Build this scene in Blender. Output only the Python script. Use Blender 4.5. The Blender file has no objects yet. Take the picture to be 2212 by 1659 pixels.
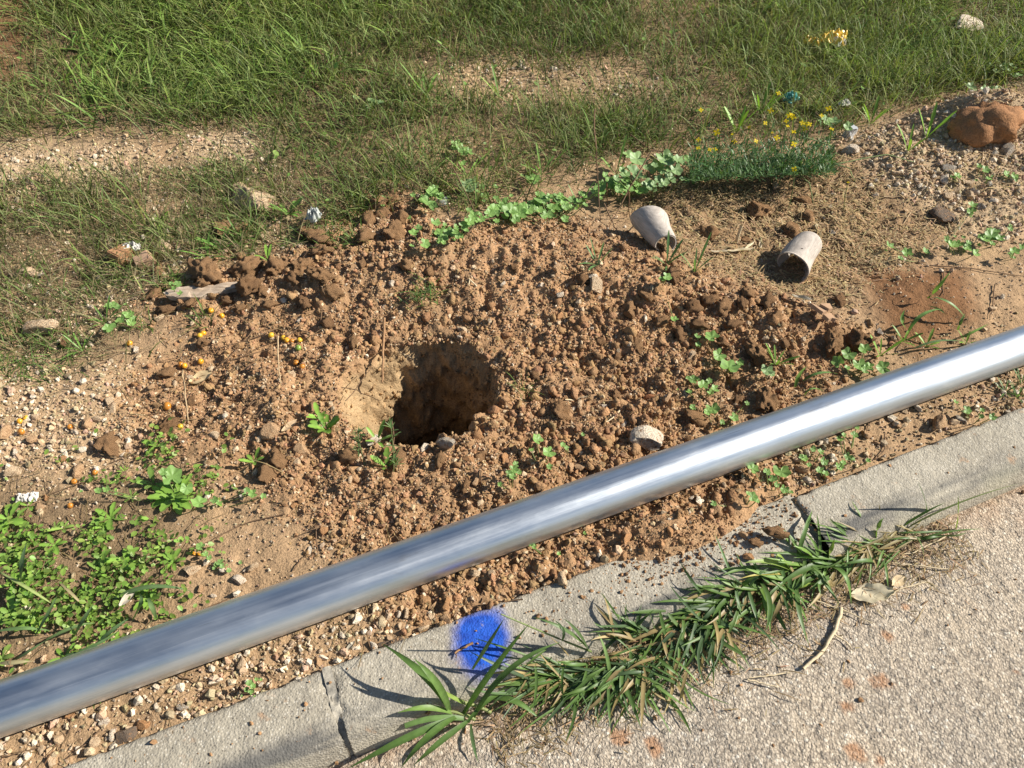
import bpy, math, random
import numpy as np
from mathutils import Vector, Matrix, Quaternion

R = math.radians
random.seed(7)
rng = np.random.default_rng(11)
sc = bpy.context.scene
COL = sc.collection

# ------------------------------------------------------------------ camera
PITCH = R(48.0); CAMZ = 1.6; FPX = 1618.0          # focal length in units of a 2212 px wide picture
cam_d = bpy.data.cameras.new('camera'); cam_d.sensor_width = 36.0; cam_d.lens = 36.0 * FPX / 2212.0
cam_d.clip_start = 0.02; cam_d.clip_end = 500
cam = bpy.data.objects.new('camera', cam_d); COL.objects.link(cam)
cam.location = (0, 0, CAMZ); cam.rotation_euler = (math.pi / 2 - PITCH, 0, 0)
sc.camera = cam

# ------------------------------------------------------------------ sky, sun, exposure
SUN_AZ, SUN_EL = R(85), R(34)
LDIR = Vector((math.sin(SUN_AZ) * math.cos(SUN_EL), math.cos(SUN_AZ) * math.cos(SUN_EL), math.sin(SUN_EL)))
w = bpy.data.worlds.new('World'); sc.world = w; w.use_nodes = True
nt = w.node_tree
sky = nt.nodes.new('ShaderNodeTexSky'); sky.sky_type = 'NISHITA'; sky.sun_disc = False
sky.sun_elevation = SUN_EL; sky.sun_rotation = SUN_AZ; sky.air_density = 1.0; sky.dust_density = 0.6
nt.links.new(sky.outputs[0], nt.nodes['Background'].inputs[0]); nt.nodes['Background'].inputs[1].default_value = 0.062
sun_d = bpy.data.lights.new('sun', 'SUN'); sun_d.energy = 5.0; sun_d.angle = R(0.53); sun_d.color = (1.0, 0.945, 0.85)
sun = bpy.data.objects.new('sun', sun_d); COL.objects.link(sun)
sun.rotation_euler = LDIR.to_track_quat('Z', 'Y').to_euler(); sun.location = (4, -1, 4)
sc.view_settings.view_transform = 'Standard'; sc.view_settings.look = 'None'
sc.view_settings.gamma = 1.0
sc.cycles.max_bounces = 4; sc.cycles.diffuse_bounces = 2; sc.cycles.glossy_bounces = 2; sc.cycles.transmission_bounces = 3; sc.cycles.caustics_reflective = False
sc.view_settings.exposure = 0.66

# ------------------------------------------------------------------ noise
def _h(ix, iy, iz, seed):
    n = (ix.astype(np.int64) * 374761393 + iy.astype(np.int64) * 668265263 + iz.astype(np.int64) * 2147483647 + seed * 974634777) & 0xFFFFFFFF
    n = ((n ^ (n >> 13)) * 1274126177) & 0xFFFFFFFF
    n = ((n ^ (n >> 16)) * 2246822519) & 0xFFFFFFFF
    return ((n ^ (n >> 15)) & 0xFFFFFF) / float(0xFFFFFF)
def noise2(x, y, seed=0):
    x = np.asarray(x, float); y = np.asarray(y, float)
    ix = np.floor(x); iy = np.floor(y); fx = x - ix; fy = y - iy
    fx = fx * fx * (3 - 2 * fx); fy = fy * fy * (3 - 2 * fy); z = np.zeros_like(ix)
    a = _h(ix, iy, z, seed); b = _h(ix + 1, iy, z, seed); c = _h(ix, iy + 1, z, seed); d = _h(ix + 1, iy + 1, z, seed)
    return (a + (b - a) * fx) * (1 - fy) + (c + (d - c) * fx) * fy      # 0..1
def fbm2(x, y, seed=0, oct=3):
    s = 0; a = 0.5; n = 0
    for i in range(oct):
        s = s + a * noise2(x, y, seed + i * 17); n += a; a *= 0.5
        x = np.asarray(x) * 2.03 + 5.1; y = np.asarray(y) * 2.03 + 1.7
    return s / n * 2 - 1
def noise3(x, y, z, seed=0):
    ix = np.floor(x); iy = np.floor(y); iz = np.floor(z); fx = x - ix; fy = y - iy; fz = z - iz
    fx = fx * fx * (3 - 2 * fx); fy = fy * fy * (3 - 2 * fy); fz = fz * fz * (3 - 2 * fz)
    def L(dz):
        a = _h(ix, iy, iz + dz, seed); b = _h(ix + 1, iy, iz + dz, seed); c = _h(ix, iy + 1, iz + dz, seed); d = _h(ix + 1, iy + 1, iz + dz, seed)
        return (a + (b - a) * fx) * (1 - fy) + (c + (d - c) * fx) * fy
    return L(0) * (1 - fz) + L(1) * fz
def fbm3(P, f, seed=0, oct=3):
    s = 0; a = 0.5; n = 0
    for i in range(oct):
        s = s + a * noise3(P[:, 0] * f + 3.3, P[:, 1] * f + 7.7, P[:, 2] * f + 1.1, seed + i * 13); n += a; a *= 0.5; f *= 2.1
    return s / n * 2 - 1
def sstep(a, b, x):
    t = np.clip((np.asarray(x, float) - a) / (b - a), 0, 1); return t * t * (3 - 2 * t)

# ------------------------------------------------------------------ photo bearings -> places on the ground
SP, CP = math.sin(PITCH), math.cos(PITCH)
def ray(u, v):
    x = u - 1106.0; y = 829.5 - v
    return Vector((x, y * SP + FPX * CP, y * CP - FPX * SP)).normalized()
def plane_hit(u, v, z=0.0):
    d = ray(u, v); t = (z - CAMZ) / d.z
    return Vector((d.x * t, d.y * t, z))
AZK = R(68.1)
K = Vector((math.sin(AZK), math.cos(AZK), 0)); N = Vector((-K.y, K.x, 0))     # along the kerb, and away from the road
KB = plane_hit(1057, 1306, 0.0); S0 = KB.dot(N); T0 = KB.dot(K)
KW = 0.17; ROADZ = -0.085
def st(x, y): return x * N.x + y * N.y - S0, x * K.x + y * K.y - T0
def xy(s, t): return N.x * (s + S0) + K.x * (t + T0), N.y * (s + S0) + K.y * (t + T0)

def polyw(pts, z=0.0): return np.array([tuple(plane_hit(u, v, z))[:2] for u, v in pts])
def sdist(poly, x, y):
    """signed distance to a polygon, positive inside"""
    x = np.asarray(x, float); y = np.asarray(y, float)
    d = np.full(x.shape, 1e9); ins = np.zeros(x.shape, bool); n = len(poly)
    for i in range(n):
        ax, ay = poly[i]; bx, by = poly[(i + 1) % n]
        ex, ey = bx - ax, by - ay; wx, wy = x - ax, y - ay
        t = np.clip((wx * ex + wy * ey) / (ex * ex + ey * ey), 0, 1)
        d = np.minimum(d, np.hypot(wx - ex * t, wy - ey * t))
        c = ((ay > y) != (by > y)) & (x < (bx - ax) * (y - ay) / (by - ay + 1e-12) + ax)
        ins ^= c
    return np.where(ins, d, -d)
POLY = {k: polyw(v) for k, v in dict(
    fresh=[(330, 670), (470, 600), (700, 560), (760, 470), (860, 430), (960, 520), (1200, 490), (1400, 590), (1560, 630), (1720, 680), (1880, 740), (1760, 860), (1500, 950), (1760, 1000), (1640, 1130), (1420, 1200), (1230, 1260), (1000, 1380), (860, 1330), (740, 1180), (560, 1060), (330, 970), (260, 900), (300, 820), (420, 740)],
    gravel_l=[(-300, 385), (60, 358), (300, 362), (330, 395), (230, 425), (60, 432), (-300, 455)],
    gravel_m=[(420, 335), (560, 312), (610, 345), (560, 400), (440, 385)],
    tan_l=[(-300, 830), (300, 800), (360, 880), (330, 980), (290, 1060), (-300, 1080)],
    gravel_r=[(1790, 330), (1900, 300), (2400, 280), (2400, 480), (2120, 520), (1980, 470), (1850, 390)],
    straw=[(1330, 430), (1500, 380), (1800, 370), (1900, 430), (2050, 500), (1900, 600), (1830, 660), (1640, 640), (1440, 570), (1350, 500)],
    red_r=[(1850, 590), (2080, 590), (2110, 700), (1980, 770), (1900, 720)],
    verge=[(-300, 1700), (-300, 1500), (700, 1290), (1000, 1330), (700, 1430), (100, 1660)],
    bare_c=[(880, 190), (1080, 170), (1380, 170), (1430, 230), (1200, 270), (950, 250)],
    bare_tl=[(-300, -100), (110, -100), (150, 60), (130, 190), (60, 260), (-300, 290)],
    lush=[(90, 150), (150, 20), (400, -120), (900, -120), (860, 160), (700, 240), (420, 300), (200, 320)],
    lush_r=[(1500, 60), (1600, -120), (2500, -120), (2500, 230), (2150, 190), (1900, 200), (1700, 130)],
    grass=[(-500, 420), (-300, 365), (180, 345), (420, 330), (560, 310), (640, 380), (690, 490), (800, 480), (860, 420), (1020, 480), (1250, 400), (1350, 350), (1500, 360), (1600, 330), (1790, 300), (1900, 250), (2060, 210), (2500, 180), (3500, -600), (-2500, -600)],
    grass_l=[(-300, 440), (250, 425), (440, 370), (560, 330), (680, 470), (720, 540), (560, 560), (420, 600), (300, 680), (260, 800), (-300, 800)],
    cover=[(-300, 1090), (180, 1060), (360, 1000), (440, 1040), (400, 1150), (370, 1250), (330, 1330), (120, 1410), (-300, 1560)],
).items()}
def mask(name, x, y, soft=0.05): return sstep(-soft, soft, sdist(POLY[name], x, y))

G = []   # low mounds: (x, y, height, radius along x, radius along y)
def mound(u, v, h, rx, ry=None): p = plane_hit(u, v, h * 0.7); G.append((p.x, p.y, h, rx, ry or rx))
mound(1130, 560, 0.085, 0.42, 0.22); mound(820, 600, 0.06, 0.25, 0.18); mound(1420, 640, 0.05, 0.30, 0.18); mound(1700, 700, 0.03, 0.25, 0.12)
mound(600, 660, 0.03, 0.3, 0.12); mound(1060, 1040, 0.02, 0.22, 0.07); mound(640, 900, 0.03, 0.2, 0.12)
mound(2170, 250, 0.16, 0.20, 0.13); mound(2040, 270, 0.07, 0.16, 0.08); mound(1980, 340, 0.06, 0.45, 0.2); mound(2000, 640, 0.035, 0.2, 0.12)
SPILL = plane_hit(1500, 1165, 0.01)
def H(x, y):
    x = np.asarray(x, float); y = np.asarray(y, float)
    s, t = st(x, y)
    z = np.interp(s, [-0.05, 0.0, 0.12, 0.25, 0.6, 1.2, 2.0, 2.8, 3.6, 6, 60], [-0.05, -0.022, -0.004, 0.0, 0.015, 0.03, 0.06, 0.16, 0.36, 0.9, 4.0])
    z = z - 0.012 * sstep(0.25, 0.6, t) * (1 - sstep(0.0, 0.14, s)) * 0
    for gx, gy, h, rx, ry in G: z = z + h * np.exp(-((x - gx) / rx) ** 2 - ((y - gy) / ry) ** 2)
    z = np.where(s < -0.02, np.interp(s, [-0.3, -0.1, -0.02], [-0.35, -0.06, -0.03]), z)
    q = ((x - SPILL.x) * K.x + (y - SPILL.y) * K.y) / 0.20; q2 = ((x - SPILL.x) * N.x + (y - SPILL.y) * N.y - 0.03) / 0.075
    z = z + 0.062 * np.exp(-q ** 2 - q2 ** 2)
    z = z + 0.02 * fbm2(x * 2.2, y * 2.2, 3, 2) * sstep(0.3, 1.0, s)
    return z
def fine(x, y):
    fr = mask('fresh', x, y, 0.08)
    r1 = fbm2(x * 14, y * 14, 21, 3); r2 = fbm2(x * 45, y * 45, 22, 2); r3 = 1 - np.abs(fbm2(x * 26, y * 26, 25, 2)) * 2
    rg = np.maximum(mask('straw', x, y, 0.1), 0.7 * mask('gravel_r', x, y, 0.1))
    return fr * (0.022 * r1 + 0.011 * r2 + 0.007 * r3) + (1 - fr) * ((0.007 + 0.013 * rg) * r1 + (0.0035 + 0.006 * rg) * r2)
def Hs(x, y):
    """height of whatever lies on top there: soil, kerb or road"""
    x = np.atleast_1d(np.asarray(x, float)); y = np.atleast_1d(np.asarray(y, float))
    s, t = st(x, y); z = H(x, y) + fine(x, y) * sstep(-0.02, 0.06, s)
    kz = np.where((s < 0) & (s > -KW), np.interp(s, [-KW, -0.155, -0.12, 0], [ROADZ, -0.03, -0.004, 0.0]), -9)
    rz = np.where(s <= -KW, ROADZ, -9)
    return np.maximum(np.maximum(z, kz), rz)
_hx = np.arange(-3.8, 4.6, 0.01); _hy = np.arange(0.1, 5.8, 0.01)
_A, _B = np.meshgrid(_hx, _hy, indexing='ij'); HG = Hs(_A.ravel(), _B.ravel()).reshape(_A.shape)
def hz(x, y):
    a = min(max((x + 3.8) / 0.01, 0), len(_hx) - 2); b = min(max((y - 0.1) / 0.01, 0), len(_hy) - 2)
    i, j = int(a), int(b); f, g = a - i, b - j
    return float((HG[i, j] * (1 - f) + HG[i + 1, j] * f) * (1 - g) + (HG[i, j + 1] * (1 - f) + HG[i + 1, j + 1] * f) * g)
def hit(u, v, up=0.0):
    z = 0.0
    for i in range(14):
        p = plane_hit(u, v, z); z = z + 0.6 * (hz(p.x, p.y) + up - z)
    return plane_hit(u, v, z)
def pxm(p): return (p - Vector((0, 0, CAMZ))).dot(Vector((0, CP, -SP))) / FPX     # metres per picture unit at a point

# ------------------------------------------------------------------ mesh helpers
def mesh_np(name, V, F, col=None, smooth=True):
    V = np.ascontiguousarray(V, np.float32); F = np.ascontiguousarray(F, np.int32)
    me = bpy.data.meshes.new(name); k = F.shape[1]; nf = len(F)
    me.vertices.add(len(V)); me.vertices.foreach_set('co', V.ravel())
    me.loops.add(nf * k); me.loops.foreach_set('vertex_index', F.ravel())
    me.polygons.add(nf); me.polygons.foreach_set('loop_start', np.arange(nf, dtype=np.int32) * k)
    me.polygons.foreach_set('use_smooth', np.full(nf, smooth, bool))
    if col is not None: add_col(me, col)
    me.update(calc_edges=True)
    return me
def add_col(me, col, name='Col'):
    c = np.ones((len(col), 4), np.float32); c[:, :3] = np.asarray(col)[:, :3]
    a = me.attributes.new(name, 'FLOAT_COLOR', 'POINT'); a.data.foreach_set('color', c.ravel())
def obj(name, me, mat, parent=None, loc=None, rot=None, scale=None):
    o = bpy.data.objects.new(name, me); COL.objects.link(o)
    if me is not None and mat is not None and not me.materials: me.materials.append(mat)
    if parent: o.parent = parent
    if loc is not None: o.location = loc
    if rot is not None: o.rotation_euler = rot
    if scale is not None: o.scale = (scale,) * 3 if isinstance(scale, (int, float)) else scale
    return o
def empty(name, loc=(0, 0, 0), rz=0):
    o = bpy.data.objects.new(name, None); COL.objects.link(o); o.location = loc; o.rotation_euler = (0, 0, rz); o.empty_display_size = 0.02
    return o
def tag(o, label=None, cat=None, group=None, kind=None):
    for k, v in (('label', label), ('category', cat), ('group', group), ('kind', kind)):
        if v: o[k] = v
    return o
def quads(nu, nv):
    i = np.arange(nu - 1)[:, None] * nv + np.arange(nv - 1)[None, :]
    return np.stack([i, i + nv, i + nv + 1, i + 1], -1).reshape(-1, 4)
import bmesh
def ico(sub):
    bm = bmesh.new(); bmesh.ops.create_icosphere(bm, subdivisions=sub, radius=1.0)
    V = np.array([v.co[:] for v in bm.verts]); F = np.array([[v.index for v in f.verts] for f in bm.faces]); bm.free()
    return V, F
ICO = {k: ico(k) for k in (1, 2, 3, 4)}
def rock_shape(sub, seed, kind='stone'):
    V, F = ICO[sub]; V = V.copy(); r = np.random.default_rng(seed)
    if kind == 'stone':
        for i in range(11):                                     # flat broken facets
            n = r.normal(size=3); n /= np.linalg.norm(n); d = r.uniform(0.42, 0.75)
            e = np.maximum(V @ n - d, 0); V = V - e[:, None] * n
        V = V * (1.22 + 0.10 * fbm3(V + seed, 1.7, seed, 2) + 0.06 * fbm3(V + seed, 6, seed + 3, 2))[:, None]
        V = V * np.array([1.0, r.uniform(0.65, 0.95), r.uniform(0.55, 0.8)])
    else:                                                       # crumbly earth
        for i in range(6):
            n = r.normal(size=3); n /= np.linalg.norm(n); d = r.uniform(0.45, 0.8)
            e = np.maximum(V @ n - d, 0); V = V - e[:, None] * n * 0.85
        g1 = 1 - np.abs(fbm3(V + seed, 2.4, seed + 8, 2)) * 2.2
        V = V * (1 + 0.40 * fbm3(V + seed, 1.6, seed, 2) - 0.22 * g1 + 0.38 * fbm3(V + seed, 4.5, seed + 3, 3) + 0.12 * fbm3(V + seed, 16, seed + 5, 2))[:, None] * 1.12
        V = V * np.array([1.0, r.uniform(0.65, 1.0), r.uniform(0.55, 0.85)])
    return V, F

# ------------------------------------------------------------------ materials
class NT:
    def __init__(s, name):
        s.m = bpy.data.materials.new(name); s.m.use_nodes = True; s.t = s.m.node_tree; s.b = s.t.nodes['Principled BSDF']; s.out = s.t.nodes['Material Output']
        s.b.inputs['Specular IOR Level'].default_value = 0.25
    def n(s, typ, **kw):
        o = s.t.nodes.new('ShaderNode' + typ)
        for k, v in kw.items():
            if k in o.inputs: s.i(o, k, v)
            else: setattr(o, k, v)
        return o
    def i(s, node, key, v):
        if hasattr(v, 'links') or isinstance(v, bpy.types.NodeSocket): s.t.links.new(v, node.inputs[key])
        else: node.inputs[key].default_value = v
    def attr(s, name='Col'): return s.n('Attribute', attribute_name=name).outputs['Color']
    def co(s, which='Object'): return s.n('TexCoord').outputs[which]
    def noise(s, scale, detail=4, rough=0.6, vec=None):
        o = s.n('TexNoise'); o.inputs['Scale'].default_value = scale; o.inputs['Detail'].default_value = detail; o.inputs['Roughness'].default_value = rough
        s.i(o, 'Vector', vec if vec is not None else s.co()); return o.outputs['Fac']
    def vor(s, scale, vec=None, feature='F1', out='Distance'):
        o = s.n('TexVoronoi', feature=feature); o.inputs['Scale'].default_value = scale; s.i(o, 'Vector', vec if vec is not None else s.co()); return o.outputs[out]
    def ramp(s, fac, stops):
        o = s.n('ValToRGB'); s.i(o, 'Fac', fac); e = o.color_ramp.elements
        while len(e) < len(stops): e.new(0.5)
        for k, (p, c) in enumerate(stops): e[k].position = p; e[k].color = (c[0], c[1], c[2], 1) if hasattr(c, '__len__') else (c, c, c, 1)
        return o.outputs['Color']
    def mix(s, fac, a, b, mode='MIX'):
        o = s.n('Mix', data_type='RGBA', blend_type=mode)
        s.i(o, 0, fac)
        for k, v in ((6, a), (7, b)):
            if isinstance(v, bpy.types.NodeSocket): s.t.links.new(v, o.inputs[k])
            else: o.inputs[k].default_value = (v[0], v[1], v[2], 1)
        return o.outputs[2]
    def math(s, op, a, b=0.0, c=None):
        o = s.n('Math', operation=op); s.i(o, 0, a); s.i(o, 1, b)
        if c is not None: s.i(o, 2, c)
        return o.outputs[0]
    def mr(s, v, a, b, c=0.0, d=1.0):
        o = s.n('MapRange'); s.i(o, 'Value', v); o.inputs[1].default_value = a; o.inputs[2].default_value = b; o.inputs[3].default_value = c; o.inputs[4].default_value = d
        return o.outputs[0]
    def bump(s, hgt, dist, strength=1.0, prev=None):
        o = s.n('Bump'); o.inputs['Strength'].default_value = strength; o.inputs['Distance'].default_value = dist; s.i(o, 'Height', hgt)
        if prev is not None: s.i(o, 'Normal', prev)
        return o.outputs['Normal']
    def fin(s, color=None, rough=0.9, normal=None, **kw):
        if color is not None:
            if isinstance(color, bpy.types.NodeSocket): s.i(s.b, 'Base Color', color)
            else: s.b.inputs['Base Color'].default_value = (*color, 1)
        s.i(s.b, 'Roughness', rough)
        if normal is not None: s.i(s.b, 'Normal', normal)
        for k, v in kw.items(): s.i(s.b, k.replace('_', ' '), v)
        return s.m

def mat_soil(name, grain=220, amt=0.35, bumpd=0.003):
    m = NT(name); c = m.attr(); a = m.noise(grain, 2, 0.7); b = m.noise(40, 2)
    c = m.mix(1.0, c, m.ramp(a, [(0.3, 1 - amt), (0.7, 1 + amt * 0.6)]), 'MULTIPLY')
    h = m.math('ADD', m.math('MULTIPLY', b, 0.008), m.math('MULTIPLY', a, bumpd * 1.3))
    return m.fin(c, 0.95, m.bump(h, 1.0, 0.8), Specular_IOR_Level=0.12)
def mat_stone(name):
    m = NT(name); c = m.attr(); a = m.noise(9, 4, 0.7)
    c = m.mix(1.0, c, m.ramp(a, [(0.3, (0.72, 0.66, 0.58)), (0.65, (1.1, 1.08, 1.05))]), 'MULTIPLY')
    c = m.mix(m.mr(m.noise(4, 2), 0.52, 0.68), c, (0.36, 0.20, 0.10))
    return m.fin(c, 0.85, m.bump(a, 0.06, 0.6), Specular_IOR_Level=0.2)
def mat_leaf(name, trans=0.35, rough=0.5, spec=0.3, vein=0):
    m = NT(name); c = m.attr()
    oi = m.n('ObjectInfo').outputs['Random']
    c = m.mix(1.0, c, m.ramp(oi, [(0, (0.85, 0.85, 0.85)), (1, (1.12, 1.12, 1.0))]), 'MULTIPLY')
    c = m.mix(1.0, c, m.ramp(m.noise(60, 1), [(0.3, 0.82), (0.7, 1.1)]), 'MULTIPLY')
    m.fin(c, rough, None, Specular_IOR_Level=spec)
    tr = m.n('BsdfTranslucent'); m.i(tr, 'Color', m.mix(1.0, c, (1.15, 1.25, 0.6), 'MULTIPLY'))
    ms = m.n('MixShader'); ms.inputs[0].default_value = trans
    m.t.links.new(m.b.outputs[0], ms.inputs[1]); m.t.links.new(tr.outputs[0], ms.inputs[2]); m.t.links.new(ms.outputs[0], m.out.inputs['Surface'])
    return m.m
def mat_plain(name, col, rough=0.8, nscale=40, amt=0.25, bump=0.001, **kw):
    m = NT(name); a = m.noise(nscale, 5)
    c = m.mix(1.0, (col[0], col[1], col[2]), m.ramp(a, [(0.3, 1 - amt), (0.7, 1 + amt)]), 'MULTIPLY')
    return m.fin(c, rough, m.bump(a, bump, 0.6), **kw)

M = {}
M['soil'] = mat_soil('soil'); M['crumb'] = mat_soil('crumb', 300, 0.3, 0.002); M['clod'] = mat_soil('clod', 200, 0.35, 0.004)
M['stone'] = mat_stone('stone'); M['grass'] = mat_leaf('grass', 0.30, 0.55, 0.25); M['leaf'] = mat_leaf('leaf', 0.30, 0.45, 0.35)
M['straw'] = mat_leaf('straw', 0.15, 0.7, 0.2)
M['twig'] = mat_plain('twig', (0.17, 0.105, 0.06), 0.85, 120)
M['wood'] = None
def asphalt():
    m = NT('asphalt'); co = m.co()
    warp = m.n('VectorMath', operation='ADD'); m.i(warp, 0, co)
    nz = m.n('TexNoise'); nz.inputs['Scale'].default_value = 90; nz.inputs['Detail'].default_value = 3; m.i(nz, 'Vector', co)
    sc_ = m.n('VectorMath', operation='SCALE'); m.i(sc_, 0, nz.outputs['Color']); sc_.inputs['Scale'].default_value = 0.006; m.t.links.new(sc_.outputs[0], warp.inputs[1])
    wv = warp.outputs[0]
    d1 = m.vor(150, wv); c1 = m.vor(150, wv, out='Color'); d2 = m.vor(330, wv); c2 = m.vor(330, wv, out='Color')
    sep = m.n('SeparateColor'); m.i(sep, 0, c1); sep2 = m.n('SeparateColor'); m.i(sep2, 0, c2)
    big = m.noise(3.0, 5); mid = m.noise(12, 4)
    stone = m.ramp(sep.outputs[0], [(0.0, (0.27, 0.235, 0.195)), (0.25, (0.44, 0.375, 0.295)), (0.6, (0.53, 0.45, 0.35)), (0.85, (0.60, 0.525, 0.42)), (1.0, (0.70, 0.64, 0.54))])
    small = m.ramp(sep2.outputs[1], [(0.0, (0.24, 0.205, 0.165)), (0.6, (0.45, 0.38, 0.295)), (1.0, (0.60, 0.52, 0.41))])
    c = m.mix(m.mr(sep.outputs[1], 0.35, 0.5), small, stone)
    c = m.mix(m.mr(d1, 0.45, 0.85, 0, 0.8), c, (0.24, 0.20, 0.155))
    c = m.mix(1.0, c, m.ramp(big, [(0.3, (0.86, 0.86, 0.87)), (0.7, (1.1, 1.06, 1.0))]), 'MULTIPLY')
    c = m.mix(m.mr(m.noise(7, 5, 0.75), 0.60, 0.72, 0, 0.75), c, (0.52, 0.42, 0.30))       # dust in the pores
    c = m.mix(m.math('MULTIPLY', m.attr('Stain'), 0.9), c, (0.40, 0.20, 0.095))             # red earth trodden in
    hgt = m.math('SUBTRACT', 1.0, d1); hh = m.math('ADD', m.math('MULTIPLY', hgt, 0.0026), m.math('MULTIPLY', d2, -0.0014)); nrm = m.bump(hh, 1.0, 1.0)
    return m.fin(c, 0.85, nrm, Specular_IOR_Level=0.25)
M['asphalt'] = asphalt()
BLUE = plane_hit(1040, 1380, 0.0)
def concrete():
    m = NT('concrete'); co = m.co()
    a = m.noise(5, 6, 0.65); b = m.noise(70, 4); g = m.vor(210); gc = m.n('SeparateColor'); m.i(gc, 0, m.vor(210, out='Color'))
    c = m.ramp(a, [(0.28, (0.29, 0.255, 0.20)), (0.5, (0.375, 0.335, 0.262)), (0.72, (0.46, 0.415, 0.33))])
    c = m.mix(1.0, c, m.ramp(b, [(0.3, 0.85), (0.7, 1.1)]), 'MULTIPLY')
    c = m.mix(m.math('MULTIPLY', m.mr(gc.outputs[0], 0.66, 0.85, 0, 0.85), m.mr(g, 0.5, 0.3)), c, (0.60, 0.55, 0.46))      # exposed pale grit
    c = m.mix(m.math('MULTIPLY', m.mr(gc.outputs[1], 0.84, 0.92, 0, 0.7), m.mr(g, 0.5, 0.3)), c, (0.13, 0.11, 0.09))
    # coordinates along and across the kerb
    mp = m.n('Mapping', vector_type='TEXTURE'); m.i(mp, 'Vector', co); mp.inputs['Rotation'].default_value = (0, 0, math.atan2(K.y, K.x))
    sp = m.n('SeparateXYZ'); m.i(sp, 0, mp.outputs[0])
    mp2 = m.n('Mapping'); m.i(mp2, 'Vector', mp.outputs[0]); mp2.inputs['Scale'].default_value = (3.0, 22.0, 22.0)
    streak = m.noise(1.0, 4, 0.6, mp2.outputs[0])
    across = m.math('SUBTRACT', sp.outputs[1], S0)                       # 0 at the back, -0.17 at the road
    band = m.math('MULTIPLY', m.mr(across, -0.098, -0.128), m.mr(across, -0.166, -0.150))
    c = m.mix(m.math('MULTIPLY', band, m.mr(streak, 0.36, 0.60, 0, 0.82)), c, (0.085, 0.085, 0.085))    # tyre rubber on the rounded edge
    c = m.mix(m.math('MULTIPLY', m.mr(across, -0.125, -0.165), m.mr(m.noise(9, 4), 0.5, 0.62, 0, 0.4)), c, (0.45, 0.42, 0.30))
    c = m.mix(m.mr(m.noise(13, 4, 0.7), 0.63, 0.72, 0, 0.55), c, (0.44, 0.25, 0.13))                  # earth smears
    # sprayed blue mark
    rel = m.n('VectorMath', operation='SUBTRACT'); m.i(rel, 0, co); rel.inputs[1].default_value = (BLUE.x, BLUE.y, 0)
    rm = m.n('Mapping'); m.i(rm, 'Vector', rel.outputs[0]); rm.inputs['Rotation'].default_value = (0, 0, R(-4)); rm.inputs['Scale'].default_value = (1 / 0.080, 1 / 0.098, 0)
    ln = m.n('VectorMath', operation='LENGTH'); m.i(ln, 0, rm.outputs[0])
    r_ = m.math('ADD', ln.outputs['Value'], m.math('MULTIPLY', m.math('SUBTRACT', m.noise(26, 3), 0.5), 0.35))
    fog = m.math('POWER', m.mr(r_, 1.08, 0.45), 1.4); core = m.mr(r_, 0.95, 0.55)
    speck = m.mr(m.noise(420, 2), 0.35, 0.62)
    f = m.math('MAXIMUM', m.math('MULTIPLY', core, 0.98), m.math('MULTIPLY', fog, speck))
    f = m.math('MULTIPLY', f, m.mr(m.noise(34, 5, 0.7), 0.70, 0.62, 0.45, 1.0))
    c = m.mix(f, c, m.ramp(m.noise(60, 3), [(0.3, (0.010, 0.055, 0.36)), (0.7, (0.020, 0.115, 0.58))]))
    nrm = m.bump(m.math('ADD', m.math('MULTIPLY', b, 0.0030), m.math('MULTIPLY', g, 0.0016)), 1.0, 0.8)
    return m.fin(c, 0.88, nrm, Specular_IOR_Level=0.2)
M['concrete'] = concrete()
M['mortar'] = mat_plain('mortar', (0.40, 0.36, 0.29), 0.95, 90, 0.35, 0.004)
def galvanised():
    m = NT('galvanised_steel'); co = m.co()
    mp = m.n('Mapping'); m.i(mp, 'Vector', co); mp.inputs['Scale'].default_value = (22, 22, 0.5)
    st1 = m.noise(3.0, 5, 0.6, mp.outputs[0])
    mp2 = m.n('Mapping'); m.i(mp2, 'Vector', co); mp2.inputs['Scale'].default_value = (60, 60, 1.1)
    st2 = m.noise(3.0, 3, 0.6, mp2.outputs[0])
    mp3 = m.n('Mapping'); m.i(mp3, 'Vector', co); mp3.inputs['Scale'].default_value = (1, 1, 0.35)
    blot = m.noise(26, 5, 0.7, mp3.outputs[0])
    c = m.ramp(st1, [(0.30, (0.54, 0.59, 0.64)), (0.5, (0.63, 0.675, 0.72)), (0.68, (0.74, 0.77, 0.80))])
    c = m.mix(m.mr(blot, 0.58, 0.75, 0, 0.55), c, (0.78, 0.80, 0.80)); c = m.mix(m.mr(st2, 0.34, 0.28, 0, 0.6), c, (0.86, 0.87, 0.87))
    c = m.mix(m.mr(m.noise(7, 5, 0.75, mp3.outputs[0]), 0.60, 0.74, 0, 0.5), c, (0.42, 0.36, 0.28))
    c = m.mix(m.mr(st2, 0.70, 0.76, 0, 0.6), c, (0.16, 0.16, 0.16))                 # long drag scratches
    rough = m.mr(m.math('ADD', m.math('MULTIPLY', st1, 0.6), m.math('MULTIPLY', blot, 0.4)), 0.3, 0.7, 0.30, 0.50)
    nrm = m.bump(st2, 0.0006, 0.5); nrm = m.bump(blot, 0.0008, 0.4, nrm)
    met = m.mr(m.noise(5, 4, 0.7, mp3.outputs[0]), 0.45, 0.75, 1.0, 0.8)
    return m.fin(c, rough, nrm, Metallic=met)
M['steel'] = galvanised()

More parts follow.
